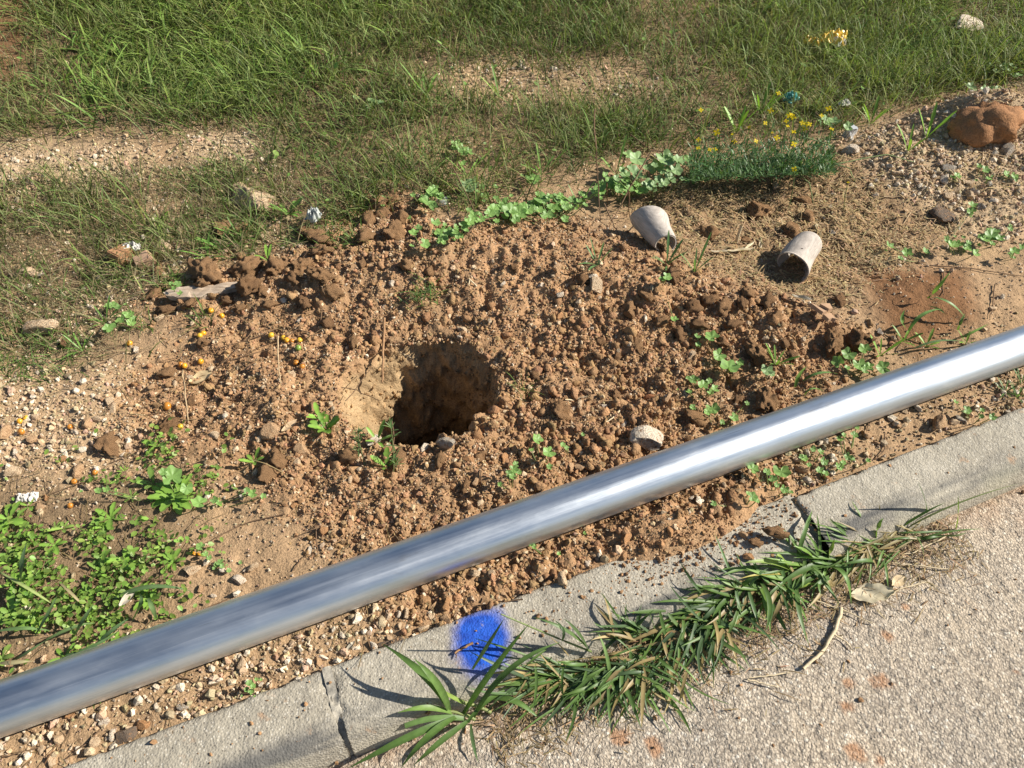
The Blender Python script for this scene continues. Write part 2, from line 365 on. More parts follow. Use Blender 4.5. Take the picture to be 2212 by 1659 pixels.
# ------------------------------------------------------------------ ground with the dug hole
HC = hit(935, 838); HC = (HC.x - 0.0, HC.y + 0.0)
HR, HD = 0.172, 0.62
def lines(a, b, step, far, grow=1.22):
    c = list(np.arange(a, b + 1e-6, step)); d = step; x = c[-1]; up = []
    while x < far[1]: d *= grow; x += d; up.append(x)
    d = step; x = a; dn = []
    while x > far[0]: d *= grow; x -= d; dn.append(x)
    return np.array(dn[::-1] + c + up)
def refine(g, c, half, n):                   # finer lines round the hole
    g = g[(g < c - half) | (g > c + half)]; return np.sort(np.concatenate([g, np.linspace(c - half, c + half, n)]))
gx = refine(lines(-1.9, 2.1, 0.0095, (-60, 60), 1.12), HC[0], 0.44, 170)
gy = refine(lines(0.25, 2.5, 0.009, (-40, 80), 1.05), HC[1], 0.44, 170)
X, Y = [a.ravel() for a in np.meshgrid(gx, gy, indexing='ij')]
dx, dy = X - HC[0], Y - HC[1]; rho = np.hypot(dx, dy); th = np.arctan2(dy, dx)
RO = 0.43
rim = HR * (1 + 0.10 * fbm2(np.cos(th) * 1.6 + 4, np.sin(th) * 1.6 + 9, 5, 2) + 0.05 * fbm2(np.cos(th) * 5 + 4, np.sin(th) * 5 + 9, 6, 2))
left = np.clip(np.cos(th - R(188)), 0, 1) ** 1.5
flare = 0.012 + 0.085 * left + 0.03 * np.clip(np.cos(th - R(95)), 0, 1) ** 2
q = rho / RO; q1, q2 = 0.22, 0.66
wv = np.clip((q - q1) / (q2 - q1), 0, 1)
rr = np.where(q < q1, rim * 0.92 * q / q1, rim * (0.92 + 0.08 * wv) + flare * wv ** 3.2)
rend = rim + flare
rr = np.where(q > q2, rend + (RO - rend) * (q - q2) / (1 - q2), rr)
inh = q < 1
rr = np.where(inh, rr, rho)
X2 = HC[0] + np.cos(th) * rr; Y2 = HC[1] + np.sin(th) * rr
X2 = np.where(inh, X2, X); Y2 = np.where(inh, Y2, Y)
sG, tG = st(X2, Y2)
near = (np.abs(X2) < 6) & (Y2 > -1) & (Y2 < 8)
Z = H(X2, Y2) + np.where(near, fine(X2, Y2), 0) * sstep(-0.06, 0.04, sG)
lip = np.where(q < q2, 1 - wv, 0)
Z = Z - HD * np.where(inh, lip ** 1.15, 0)
Vg = np.stack([X2, Y2, Z], -1)
iw = np.where(inh & (q < q2 + 0.12))[0]                            # rough, stony walls
nn = fbm3(Vg[iw], 18, 31, 3) * 0.034 + fbm3(Vg[iw], 60, 35, 3) * 0.016
am = sstep(0.0, 0.2, q[iw]) * (1 - sstep(q2, q2 + 0.12, q[iw]))
Vg[iw, 0] += np.cos(th[iw]) * nn * am; Vg[iw, 1] += np.sin(th[iw]) * nn * am; Vg[iw, 2] += fbm3(Vg[iw], 40, 39, 2) * 0.008 * am
C_FRESH = np.array((0.385, 0.228, 0.118)); C_DRY = np.array((0.40, 0.265, 0.150)); C_PALE = np.array((0.57, 0.425, 0.265)); C_RED = np.array((0.225, 0.115, 0.054))
C_HUM = np.array((0.125, 0.088, 0.050)); C_TAN = np.array((0.48, 0.330, 0.190)); C_STRAW = np.array((0.29, 0.185, 0.100))
def soil_col(x, y):
    n1 = fbm2(x * 3.1, y * 3.1, 51, 3); n2 = fbm2(x * 11, y * 11, 52, 3)
    c = C_DRY * np.ones((len(x), 1)) * (1 + 0.18 * n2[:, None])
    def lay(c, m, col): return c * (1 - m[:, None]) + col * (1 + 0.16 * n2[:, None]) * m[:, None]
    j = lambda k: np.clip(k + 0.0, 0, 1)
    gr = np.clip(mask('grass', x, y, 0.12) * 1.0, 0, 1)
    c = lay(c, gr * np.clip(0.65 + 0.7 * n1, 0.1, 1), C_HUM)
    c = lay(c, mask('grass_l', x, y, 0.1) * np.clip(0.25 + 0.8 * n1, 0, 0.7), C_HUM)
    c = lay(c, mask('bare_c', x, y, 0.12) * 0.8, C_TAN); c = lay(c, mask('bare_tl', x, y, 0.1) * 0.8, C_RED)
    c = lay(c, np.maximum(mask('gravel_l', x, y, 0.12), mask('gravel_m', x, y, 0.1)) * np.clip(0.75 + 0.6 * n1, 0, 1), C_PALE)
    c = lay(c, mask('tan_l', x, y, 0.12) * 0.9, C_TAN); c = lay(c, mask('gravel_r', x, y, 0.1) * 0.7, C_PALE * 0.8)
    c = lay(c, mask('straw', x, y, 0.1) * 0.9, C_STRAW)
    c = lay(c, mask('cover', x, y, 0.1) * 0.7, C_HUM * 1.5)
    c = lay(c, mask('fresh', x, y, 0.06) * np.clip(0.9 + 0.4 * n1, 0, 1), C_FRESH * (1 + 0.25 * n1[:, None]))
    c = lay(c, mask('red_r', x, y, 0.06), C_RED)
    return np.clip(c, 0.01, 1)
cg = np.where(near[:, None], 0, 0) + soil_col(X2, Y2)
wallc = np.array((0.40, 0.275, 0.150)) * (1 + 0.45 * fbm3(Vg * np.array([1, 1, 1.6]), 16, 61, 3))[:, None]
wm = np.where(inh, sstep(0.02, 0.10, lip), 0)[:, None]
cg = cg * (1 - wm) + wallc * wm
ground = obj('ground', mesh_np('ground', Vg, quads(len(gx), len(gy)), cg), M['soil'])
tag(ground, 'red-brown soil verge with a round dug post hole in the middle', 'ground', kind='structure')

# ------------------------------------------------------------------ road
su = np.concatenate([-np.geomspace(1.15, 60, 24)[::-1], np.arange(-1.14, -0.14, 0.006)])
tu = np.concatenate([-np.geomspace(0.92, 60, 24)[::-1], np.arange(-0.91, 1.5, 0.006), np.geomspace(1.51, 60, 24)])
SS, TT = [a.ravel() for a in np.meshgrid(su, tu, indexing='ij')]
xr, yr = xy(SS, TT)
zr = ROADZ + np.where((SS > -1.2) & (np.abs(TT) < 1.7), 0.0030 * fbm2(xr * 70, yr * 70, 71, 2) + 0.003 * fbm2(xr * 6, yr * 6, 73, 2), 0)
zr = zr - 0.012 * sstep(-0.20, -0.165, SS)
road = obj('road', mesh_np('road', np.stack([xr, yr, zr], -1), quads(len(su), len(tu))[:, ::-1]), M['asphalt'])
stain = np.zeros(len(xr))
for u, v, r in [(1831, 1526, 15), (1831, 1473, 13), (1905, 1478, 22), (1848, 1622, 26), (1921, 1377, 14), (1337, 1590, 25), (1410, 1610, 22), (1900, 1640, 12), (2195, 1450, 8), (1960, 1310, 10)]:
    p = plane_hit(u, v, ROADZ); rr_ = r * pxm(p); d = np.hypot(xr - p.x, yr - p.y) / rr_
    stain = np.maximum(stain, (1 - sstep(0.4, 1.1, d + 0.9 * fbm2(xr * 60, yr * 60, 75, 2))))
dg = sstep(-0.30, -0.17, SS + 0.09 * fbm2(xr * 7, yr * 7, 77, 3)) * (0.45 + 0.4 * fbm2(xr * 30, yr * 30, 78, 2))
stain = np.clip(np.maximum(stain * 0.8, dg * 0.55), 0, 1)
add_col(road.data, np.repeat(stain[:, None], 3, 1), 'Stain')
tag(road, 'coarse grey-tan asphalt road edge', 'road', kind='structure')

# ------------------------------------------------------------------ kerb stones
def kerb(name, t0, t1, seed, label, dz=0.0, ds=0.0, rot=0.0):
    prof = [(-0.002, -0.26), (-0.0005, -0.10)] + [(0.0, -0.012), (-0.0025, -0.0045), (-0.009, -0.0005)]
    prof += [(-s, -0.0005 - 0.003 * (s / 0.11) ** 2) for s in np.arange(0.014, 0.108, 0.005)]
    for a in np.linspace(0, 78, 12): prof.append((-0.110 - 0.050 * math.sin(R(a)), -0.0035 - 0.050 * (1 - math.cos(R(a)))))
    prof += [(-0.1625, -0.052), (-0.166, -0.066), (-0.169, -0.082), (-0.170, -0.10), (-0.170, -0.26)]
    prof = np.array(prof); tt = np.concatenate([[t0], np.arange(t0 + 0.003, t1 - 0.002, 0.005), [t1]])
    Pi, Ti = np.meshgrid(np.arange(len(prof)), tt, indexing='ij')
    s = prof[Pi.ravel(), 0]; z = prof[Pi.ravel(), 1]; t = Ti.ravel()
    pt = np.stack([s, t, z], -1)
    e = np.minimum(t - t0, t1 - t)
    edge = np.exp(-e / 0.012)
    t = t + edge * (0.010 * fbm3(pt, 22, seed, 3) + 0.004 * fbm3(pt, 90, seed + 5, 2)) * np.where(t - t0 < t1 - t, 1, 1)
    top = sstep(-0.12, -0.03, z)
    z = z - top * edge * 0.010 * np.clip(fbm3(pt, 30, seed + 7, 2) + 0.35, 0, 1)
    z = z + top * (0.0016 * fbm3(pt, 45, seed + 9, 3) + 0.0030 * fbm3(pt, 5, seed + 11, 2))
    bk = np.exp(-np.abs(s) / 0.010) * top                                    # chipped back arris
    s = s - bk * 0.010 * np.clip(fbm3(pt, 35, seed + 13, 3) + 0.1, 0, 1); z = z - bk * 0.006 * np.clip(fbm3(pt, 28, seed + 15, 2), 0, 1)
    tc = (t0 + t1) / 2; s2 = s + ds + (t - tc) * rot
    x, y = xy(s2, t)
    F = quads(len(prof), len(tt)); V = np.stack([x, y, z + dz], -1)
    me = mesh_np(name, V, F)
    bm = bmesh.new(); bm.from_mesh(me); bmesh.ops.holes_fill(bm, edges=[ed for ed in bm.edges if ed.is_boundary], sides=0)
    bmesh.ops.recalc_face_normals(bm, faces=bm.faces); bm.to_mesh(me); bm.free()
    o = obj('kerb_stone', me, M['concrete']); tag(o, label, 'kerb', 'concrete kerb stones along the road')
    return o
TJ1 = st(*plane_hit(705, 1442, 0)[:2])[1]; TJ2 = st(*plane_hit(1708, 1072, 0)[:2])[1]
print('kerb joints', TJ1, TJ2, 'sG pipe', 0)
k1 = kerb('kerb_stone', TJ1 - 1.2, TJ1 - 0.003, 101, 'grey concrete kerb stone at lower left, left of the mortared crack', -0.002)
k2 = kerb('kerb_stone', TJ1 + 0.005, TJ2 - 0.007, 137, 'grey concrete kerb stone sprayed with a blue paint mark')
k3 = kerb('kerb_stone', TJ2 + 0.006, TJ2 + 1.2, 163, 'grey concrete kerb stone at right beyond the open joint', 0.003, -0.006, 0.012)
for parent, tj, top, wd in ((k2, TJ1, 0.0005, 0.010), (k2, TJ2, -0.009, 0.012)):
    uu = np.arange(-0.166, 0.001, 0.004); ww = np.linspace(-wd, wd, 7)
    A, B = [a.ravel() for a in np.meshgrid(uu, ww, indexing='ij')]
    zz = np.interp(A, [-0.17, -0.155, -0.12, 0], [-0.09, -0.036, -0.008, 0.0]) + top + 0.004 * fbm2(A * 90, B * 90, 7, 3) - 0.022 * sstep(-0.08, -0.16, A) * np.clip(fbm2(A * 18, B * 4, 9, 2) + 0.5, 0, 1) - 0.006 * np.clip(fbm2(A * 30, B * 60, 19, 2), 0, 1)
    x, y = xy(A, B + tj); obj('mortar_joint', mesh_np('mortar_joint', np.stack([x, y, zz], -1), quads(len(uu), len(ww))), M['mortar'], parent)

# ------------------------------------------------------------------ galvanised pipe
PR = 0.0545
PA = plane_hit(0, 1531, 0.056); PB = plane_hit(2212, 745, 0.062)
pd = (PB - PA).normalized(); P0 = PA - pd * 1.5; P1 = PB + pd * 1.6; PL = (P1 - P0).length
print('pipe s at ends', st(PA.x, PA.y), st(PB.x, PB.y), 'len', PL)
na, nl = 96, 240
ang = np.linspace(0, 2 * math.pi, na + 1)[:-1]
def tube(r, nl, bend=0.0):
    zz = np.linspace(0, PL, nl); A, Zt = np.meshgrid(ang, zz, indexing='ij')
    return np.stack([np.cos(A) * r, np.sin(A) * r, Zt], -1).reshape(-1, 3)
Vo = tube(PR, nl); Vi = tube(PR - 0.004, 2)
def wrap(na, nl, off=0, flip=False):
    i = np.arange(na)[:, None]; j = np.arange(nl - 1)[None, :]; i2 = (i + 1) % na
    f = np.stack([i * nl + j, i2 * nl + j, i2 * nl + j + 1, i * nl + j + 1], -1).reshape(-1, 4) + off
    return f[:, ::-1] if flip else f
ends = []
for a in range(na):
    b = (a + 1) % na; no = len(Vo)
    ends.append((a * nl, no + a * 2, no + b * 2, b * nl)); ends.append((a * nl + nl - 1, b * nl + nl - 1, no + b * 2 + 1, no + a * 2 + 1))
me = mesh_np('steel_pipe', np.concatenate([Vo, Vi]), np.concatenate([wrap(na, nl), wrap(na, 2, len(Vo), True), np.array(ends)]))
pipe = obj('steel_pipe', me, M['steel'], loc=P0); pipe.rotation_mode = 'QUATERNION'; pipe.rotation_quaternion = pd.to_track_quat('Z', 'Y')
tag(pipe, 'long shiny galvanised steel pipe lying on the soil beside the kerb', 'pipe')

# ------------------------------------------------------------------ scattered crumbs and gravel
def in_view(x, y, z=0.0, pad=120):
    """keeps scatter to the stretch of ground round the photographed place"""
    d = y * CP - (z - CAMZ) * SP
    u = 1106 + FPX * x / d; v = 829.5 - FPX * (y * SP + (z - CAMZ) * CP) / d
    return (d > 0.2) & (u > -pad - 150) & (u < 2212 + pad + 150) & (v > -pad) & (v < 1659 + pad)
def scatter_pts(n, x0, x1, y0, y1, dens, seed):
    r = np.random.default_rng(seed); P = []; tot = 0
    for k in range(90):
        x = r.uniform(x0, x1, 40000); y = r.uniform(y0, y1, 40000)
        keep = in_view(x, y, 0.05)
        x, y = x[keep], y[keep]
        keep = r.random(len(x)) < np.clip(dens(x, y), 0, 1)
        P.append(np.stack([x[keep], y[keep]], -1)); tot += keep.sum()
        if tot >= n: break
    return np.concatenate(P)[:n]
def rotmats(n, r):
    q = r.normal(size=(n, 4)); q /= np.linalg.norm(q, axis=1)[:, None]; a, b, c, d = q.T
    return np.stack([1 - 2 * (c * c + d * d), 2 * (b * c - a * d), 2 * (b * d + a * c), 2 * (b * c + a * d), 1 - 2 * (b * b + d * d), 2 * (c * d - a * b), 2 * (b * d - a * c), 2 * (c * d + a * b), 1 - 2 * (b * b + c * c)], -1).reshape(n, 3, 3)
def pebbles(name, P, size, col, sub, kind, mat, seed, sink=0.25, label='', cat='', zfun=None):
    r = np.random.default_rng(seed); T = [rock_shape(sub, seed * 50 + i, kind) for i in range(14)]
    F0 = T[0][1]; nv = len(T[0][0]); n = len(P)
    which = r.integers(0, len(T), n); base = np.stack([t[0] for t in T])[which]
    Rm = rotmats(n, r)
    V = np.einsum('nij,nvj->nvi', Rm, base) * size[:, None, None]
    z = (zfun or Hs)(P[:, 0], P[:, 1])
    V[:, :, 2] += (z + size * (0.5 - sink))[:, None]; V[:, :, 0] += P[:, 0][:, None]; V[:, :, 1] += P[:, 1][:, None]
    F = (F0[None] + (np.arange(n) * nv)[:, None, None]).reshape(-1, 3)
    C = np.repeat(col, nv, 0)
    me = mesh_np(name, V.reshape(-1, 3), F, C, smooth=(sub > 1))
    return tag(obj(name, me, mat), label, cat, kind='stuff')
def hole_clear(x, y, extra=0.0):
    d = np.hypot(x - HC[0], y - HC[1]); a = np.arctan2(y - HC[1], x - HC[0])
    return d > HR + 0.012 + extra + 0.08 * np.clip(np.cos(a - R(188)), 0, 1) ** 1.5
def power(n, a, b, k, r): u = r.random(n); return (a ** (1 - k) + u * (b ** (1 - k) - a ** (1 - k))) ** (1 / (1 - k))

def d_fresh(x, y):
    s, t = st(x, y); m = mask('fresh', x, y, 0.10)
    return m * (0.30 + 0.9 * np.clip(fbm2(x * 5, y * 5, 81, 3) + 0.35, 0, 1)) * hole_clear(x, y) * ((s > -0.005) | (H(x, y) > 0.0))
def tiny(name, P, size, col, mat, seed, label, cat):
    r = np.random.default_rng(seed); n = len(P)
    base = np.array([[1, 0, 0], [-1, 0, 0], [0, 1, 0], [0, -1, 0], [0, 0, 1], [0, 0, -1.]])
    F0 = np.array([[0, 2, 4], [2, 1, 4], [1, 3, 4], [3, 0, 4], [2, 0, 5], [1, 2, 5], [3, 1, 5], [0, 3, 5]])
    V = base[None] * r.uniform(0.6, 1.25, (n, 6, 1)) + r.normal(0, 0.16, (n, 6, 3))
    V = np.einsum('nij,nvj->nvi', rotmats(n, r), V) * size[:, None, None]
    V[:, :, 2] += (Hs(P[:, 0], P[:, 1]) + size * 0.25)[:, None]; V[:, :, :2] += P[:, None, :]
    me = mesh_np(name, V.reshape(-1, 3), (F0[None] + (np.arange(n) * 6)[:, None, None]).reshape(-1, 3), np.repeat(col, 6, 0), False)
    return tag(obj(name, me, mat), label, cat, kind='stuff')
P = scatter_pts(34000, -1.8, 2.2, 0.4, 2.9, lambda x, y: d_fresh(x, y) + 0.2 * mask('fresh', x, y, 0.1) * hole_clear(x, y) * (st(x, y)[0] > 0), 199); r = np.random.default_rng(198)
n = len(P); cc = np.array((0.43, 0.262, 0.140)) * r.uniform(0.7, 1.2, (n, 1)) * (1 + r.normal(0, 0.04, (n, 3)))
pale = r.random(n) < 0.14; cc[pale] = np.array((0.60, 0.45, 0.29)) * r.uniform(0.8, 1.15, (pale.sum(), 1))
tiny('fine_soil', P, power(n, 0.0022, 0.0052, 2.0, r), cc, M['crumb'], 2, 'fine red-brown grains of the dug soil', 'soil')
P = scatter_pts(12500, -1.8, 2.2, 0.4, 2.9, d_fresh, 201); r = np.random.default_rng(202)
n = len(P); cc = np.array((0.41, 0.246, 0.128)) * r.uniform(0.68, 1.18, (n, 1)) * (1 + r.normal(0, 0.04, (n, 3)))
pale = r.random(n) < 0.12; cc[pale] = np.array((0.60, 0.45, 0.29)) * r.uniform(0.8, 1.15, (pale.sum(), 1))
pebbles('soil_crumbs', P, power(n, 0.0036, 0.012, 2.9, r), cc, 1, 'clod', M['crumb'], 3, 0.35, 'loose red-brown crumbs of dug soil around the hole', 'soil')
P = scatter_pts(1100, -1.8, 2.2, 0.4, 2.9, lambda x, y: d_fresh(x, y) * (0.1 + 1.3 * np.clip(fbm2(x * 3, y * 3, 83, 2) + 0.25, 0, 1)), 203); r = np.random.default_rng(204)
n = len(P); cc = np.array((0.375, 0.218, 0.110)) * r.uniform(0.75, 1.15, (n, 1)) * (1 + r.normal(0, 0.03, (n, 3)))
pebbles('soil_lumps', P, power(n, 0.009, 0.022, 3.0, r), cc, 2, 'clod', M['clod'], 5, 0.5, 'small lumps of dug red-brown soil heaped round the hole', 'soil')
def d_gravel(x, y):
    s, t = st(x, y)
    m = 0.10 + mask('gravel_l', x, y, 0.15) + mask('gravel_m', x, y, 0.1) + 0.9 * mask('tan_l', x, y, 0.1) + 1.0 * mask('gravel_r', x, y, 0.1) + 0.5 * mask('bare_c', x, y, 0.1) + 0.55 * mask('verge', x, y, 0.05) + 0.6 * ((s > 0) & (s < 0.14)) + 0.3 * mask('grass_l', x, y, 0.1)
    m = m * (1 - 0.75 * mask('fresh', x, y, 0.05)) * (1 - 0.8 * mask('grass', x, y, 0.1) * (1 - np.maximum(mask('bare_c', x, y, 0.1), mask('gravel_m', x, y, 0.1)))) * (1 - 0.7 * mask('straw', x, y, 0.1)) * (1 - 0.8 * mask('red_r', x, y, 0.05))
    return m * (0.35 + np.clip(fbm2(x * 4, y * 4, 85, 3) + 0.4, 0, 1)) * (s > 0.0) * hole_clear(x, y)
P = scatter_pts(30000, -2.6, 3.2, 0.3, 3.4, lambda x, y: d_gravel(x, y) + 0.15 * (st(x, y)[0] > 0) * (1 - mask('grass', x, y, 0.1)) * hole_clear(x, y), 197); r = np.random.default_rng(196)
n = len(P); cc = np.array((0.50, 0.365, 0.225)) * r.uniform(0.55, 1.2, (n, 1)) * (1 + r.normal(0, 0.05, (n, 3)))
wh = r.random(n) < 0.2; cc[wh] = np.array((0.68, 0.55, 0.40)) * r.uniform(0.8, 1.1, (wh.sum(), 1))
tiny('grit', P, power(n, 0.0020, 0.0055, 2.0, r), cc, M['crumb'], 4, 'fine pale grit on the trodden soil', 'gravel')
P = scatter_pts(9000, -2.6, 3.2, 0.3, 3.4, d_gravel, 205); r = np.random.default_rng(206)
n = len(P); cc = np.array((0.55, 0.405, 0.25)) * r.uniform(0.6, 1.2, (n, 1)) * (1 + r.normal(0, 0.05, (n, 3)))
wh = r.random(n) < 0.22; cc[wh] = np.array((0.70, 0.58, 0.43)) * r.uniform(0.8, 1.1, (wh.sum(), 1))
pebbles('gravel', P, power(n, 0.0036, 0.013, 2.6, r), cc, 1, 'stone', M['crumb'], 7, 0.2, 'pale tan gravel strewn over the bare soil', 'gravel')

P = scatter_pts(1500, -2.6, 3.2, 0.3, 3.4, lambda x, y: d_gravel(x, y) * (0.3 + 0.9 * mask('gravel_r', x, y, 0.1) + 0.5 * mask('verge', x, y, 0.05) + 0.5 * (st(x, y)[0] < 0.16)), 215); r = np.random.default_rng(216)
n = len(P); cc = np.array((0.58, 0.43, 0.27)) * r.uniform(0.7, 1.2, (n, 1)) * (1 + r.normal(0, 0.05, (n, 3)))
wh = r.random(n) < 0.3; cc[wh] = np.array((0.74, 0.63, 0.48)) * r.uniform(0.85, 1.1, (wh.sum(), 1))
pebbles('coarse_gravel', P, power(n, 0.007, 0.017, 2.4, r), cc, 1, 'stone', M['crumb'], 11, 0.25, 'coarse pale stones among the gravel', 'gravel')

# crumbs that line the walls of the hole
r = np.random.default_rng(301); nW = 1500
iw2 = r.choice(np.where(inh & (wv > 0.05) & (q < q2))[0], nW)
Pw = Vg[iw2]; n = nW; T = [rock_shape(1, 900 + i, 'clod') for i in range(10)]
sz = power(n, 0.003, 0.010, 2.4, r); base = np.stack([t[0] for t in T])[r.integers(0, 10, n)]
V = np.einsum('nij,nvj->nvi', rotmats(n, r), base) * sz[:, None, None] + Pw[:, None, :]
cw = np.repeat(np.array((0.41, 0.265, 0.135)) * r.uniform(0.7, 1.25, (n, 1)), 12, 0)
o = obj('wall_crumbs', mesh_np('wall_crumbs', V.reshape(-1, 3), (T[0][1][None] + (np.arange(n) * 12)[:, None, None]).reshape(-1, 3), cw, False), M['crumb'])
tag(o, 'stony crumbs bedded in the walls of the hole', 'soil', kind='stuff')

# soil spilled over the kerb and the road edge
def d_spill(x, y):
    s, t = st(x, y); d = np.hypot((x - SPILL.x) * K.x + (y - SPILL.y) * K.y, 0) / 0.24
    return np.exp(-d ** 2) * (s < 0.01) * (s > -0.16) * np.exp(-((s + 0.02) / 0.08) ** 2) + 0.012 * (s < 0) * (s > -0.5)
P = scatter_pts(1500, -0.9, 1.9, 0.2, 1.6, d_spill, 207); r = np.random.default_rng(208); n = len(P)
cc = np.array((0.37, 0.215, 0.11)) * r.uniform(0.75, 1.2, (n, 1)) * np.ones((1, 3))
pebbles('spilled_crumbs', P, power(n, 0.0014, 0.008, 2.6, r), cc, 1, 'clod', M['crumb'], 9, 0.15, 'crumbs of red soil spilled over the kerb and road edge', 'soil')

# ------------------------------------------------------------------ single stones and clods
PAL = dict(white=(0.80, 0.70, 0.57), pale=(0.72, 0.55, 0.37), tan=(0.60, 0.40, 0.235), orange=(0.56, 0.31, 0.15), grey=(0.50, 0.45, 0.38), clod=(0.375, 0.218, 0.110), dark=(0.30, 0.172, 0.088), red=(0.40, 0.17, 0.08), slate=(0.20, 0.155, 0.12))
SHAPE = {}
def rock(u, v, rpx, colour, label, group=None, name=None, flat=1.0, sink=0.35, rz=None, asp=None, crop=None, up=0.0):
    if crop is not None: u = crop[0] + u / 3.0; v = crop[1] + v / 3.0; rpx = rpx / 3.0
    kind = 'clod' if colour in ('clod', 'dark') else 'stone'
    p = hit(u, v + rpx * 0.25); rad = rpx * pxm(p) * 1.12
    i = random.randrange(8); key = (kind, colour, i, rpx > 22)
    if key not in SHAPE:
        V, F = rock_shape(4 if key[3] and kind == 'clod' else 3, 4000 + i * 7 + (500 if kind == 'clod' else 0), kind)
        c = np.array(PAL[colour]) * (1 + 0.12 * fbm3(V, 3, 5 + i, 2))[:, None]
        SHAPE[key] = mesh_np('rock', V, F, c, kind == 'clod')
        SHAPE[key].materials.append(M['clod'] if kind == 'clod' else M['stone'])
    nm = name or ('soil_clod' if kind == 'clod' else 'stone')
    o = obj(nm, SHAPE[key], None, loc=(p.x, p.y, p.z + rad * flat * (0.6 - sink) + up), rot=(random.uniform(-.2, .2), random.uniform(-.2, .2), random.uniform(0, 6.28) if rz is None else rz), scale=(rad, rad * (asp or random.uniform(0.8, 1.0)), rad * flat))
    return tag(o, label, 'stone' if kind == 'stone' else 'clod', group)
A4, A5, A6, A7, A8, A9 = (0, 553), (737.3, 553), (1474.7, 553), (0, 1106), (737.3, 1106), (1474.7, 1106)
rock(1980, 1195, 92, 'white', 'angular white limestone lump touching the far side of the steel pipe', crop=A5, sink=0.2, name='limestone_lump')
rock(275, 455, 100, 'pale', 'broad flat pale stone in thin grass near the left edge', crop=A4, flat=0.7, rz=0.2)
rock(60, 490, 40, 'tan', 'tan stone beside the broad flat pale stone at left edge', crop=A4)
rock(1780, 1130, 68, 'tan', 'tan wedge-shaped stone beside a curled dry leaf left of the hole', crop=A4, flat=0.8, rz=0.1)
rock(1965, 1262, 46, 'tan', 'pear-shaped tan stone standing below the wedge-shaped stone', crop=A4, flat=1.3)
rock(205, 1190, 52, 'white', 'white broken stone by the weed at the hole\'s front left rim', crop=A5, flat=0.9)
rock(535, 1255, 38, 'white', 'small white stone on the very front lip of the hole', crop=A5, up=0.01)
rock(690, 1235, 55, 'grey', 'grey-white rough stone on the front lip of the hole, right half', crop=A5, up=0.012)
rock(890, 1150, 48, 'orange', 'orange-tan stone above the grey-white one at the hole\'s front rim', crop=A5)
rock(1260, 370, 56, 'pale', 'pale angular stone below the split orange fruit left of the pipe', crop=A7, sink=0.2)
rock(1550, 440, 40, 'white', 'whitish stone right of the pale angular stone above the pipe', crop=A7)
rock(560, 432, 48, 'pale', 'large tan boulder half hidden in grass at upper left', flat=0.75, name='boulder')
rock(527, 415, 30, 'pale', 'smaller tan boulder leaning on the large one in upper left grass', flat=0.6, name='boulder')
rock(355, 533, 20, 'pale', 'cream angular stone in grass behind the brick piece', flat=1.2)
rock(2078, 62, 34, 'white', 'pale block of stone lying in grass at top right', flat=0.75, name='boulder', sink=0.1)
rock(2021, 910, 20, 'tan', 'brown angular stone between pipe and kerb at right', sink=0.2)
rock(780, 1370, 48, 'tan', 'brown and white mottled stone below the pipe near the open kerb joint', crop=A6)
rock(1800, 1060, 34, 'grey', 'grey stone near the kerb at far right', crop=A6)
rock(840, 1384, 25, 'slate', 'dark flat slate-like stone lying along the back of the kerb', flat=0.35, rz=0.35, asp=0.45)
rock(205, 860, 38, 'white', 'white stone tucked against the kerb left of the blue mark', crop=A8)
rock(680, 690, 52, 'tan', 'tan rounded stone against the kerb just left of the blue mark', crop=A8)
rock(680, 600, 40, 'orange', 'orange-tan stone behind the rounded one near the blue mark', crop=A8)
rock(1060, 540, 34, 'tan', 'tan stone against the kerb above the blue mark', crop=A8)
rock(860, 390, 34, 'pale', 'pale round stone between pipe and blue-marked kerb', crop=A8)
rock(2045, 462, 26, 'slate', 'flat brown stone on the pale gravel at right', flat=0.5, rz=0.3)
rock(1700, 1090, 42, 'grey', 'grey stone topping the gravel patch at upper right', crop=(1474.7, 0))
rock(1690, 1160, 40, 'white', 'white stone in the gravel patch at upper right', crop=(1474.7, 0))
rock(1080, 970, 42, 'white', 'white stone below the crushed can', crop=(1474.7, 0))
rock(1340, 130, 96, 'clod', 'big round soil clod beside the weathered board', crop=A4, sink=0.2)
rock(1600, 75, 85, 'clod', 'broad soil clod behind the weathered board, at grass edge', crop=A4)
rock(1620, 205, 70, 'dark', 'dark soil clod on the right end of the weathered board', crop=A4, sink=0.1)
rock(1330, 225, 40, 'clod', 'small soil clod sitting on the middle of the weathered board', crop=A4, sink=0.0, up=0.02)
rock(1075, 340, 58, 'dark', 'dark flat soil clod at the left end of the weathered board', crop=A4, flat=0.6)
rock(690, 1210, 88, 'clod', 'broad soil clod in pebbly soil at left', crop=A4, flat=0.8)
rock(1780, 1310, 80, 'clod', 'crumbly soil clod below the pear-shaped stone', crop=A4)
rock(1730, 1420, 66, 'clod', 'orange-brown soil clod below the crumbly clod, left of the hole', crop=A4)
rock(50, 1290, 62, 'clod', 'round soil clod beside the weed at the hole\'s front left', crop=A5)
rock(1415, 1010, 78, 'clod', 'round soil clod on the spoil right of the hole', crop=A5)
rock(960, 570, 85, 'clod', 'upright soil clod under the cracked slab of earth at right', crop=A6, sink=0.15)
rock(1160, 540, 85, 'dark', 'dark soil clod right of the cracked slab of earth', crop=A6)
rock(480, 625, 84, 'clod', 'large soil clod left of the green grass sprout behind the pipe', crop=A6)
rock(540, 950, 82, 'clod', 'soil clod against the pipe at right of centre', crop=A6)
rock(1095, 750, 46, 'clod', 'small soil clod on the pebbles at left', crop=A4)
rock(1090, 1100, 70, 'dark', 'dark hollow clod over the dug-up berry roots', crop=A4)
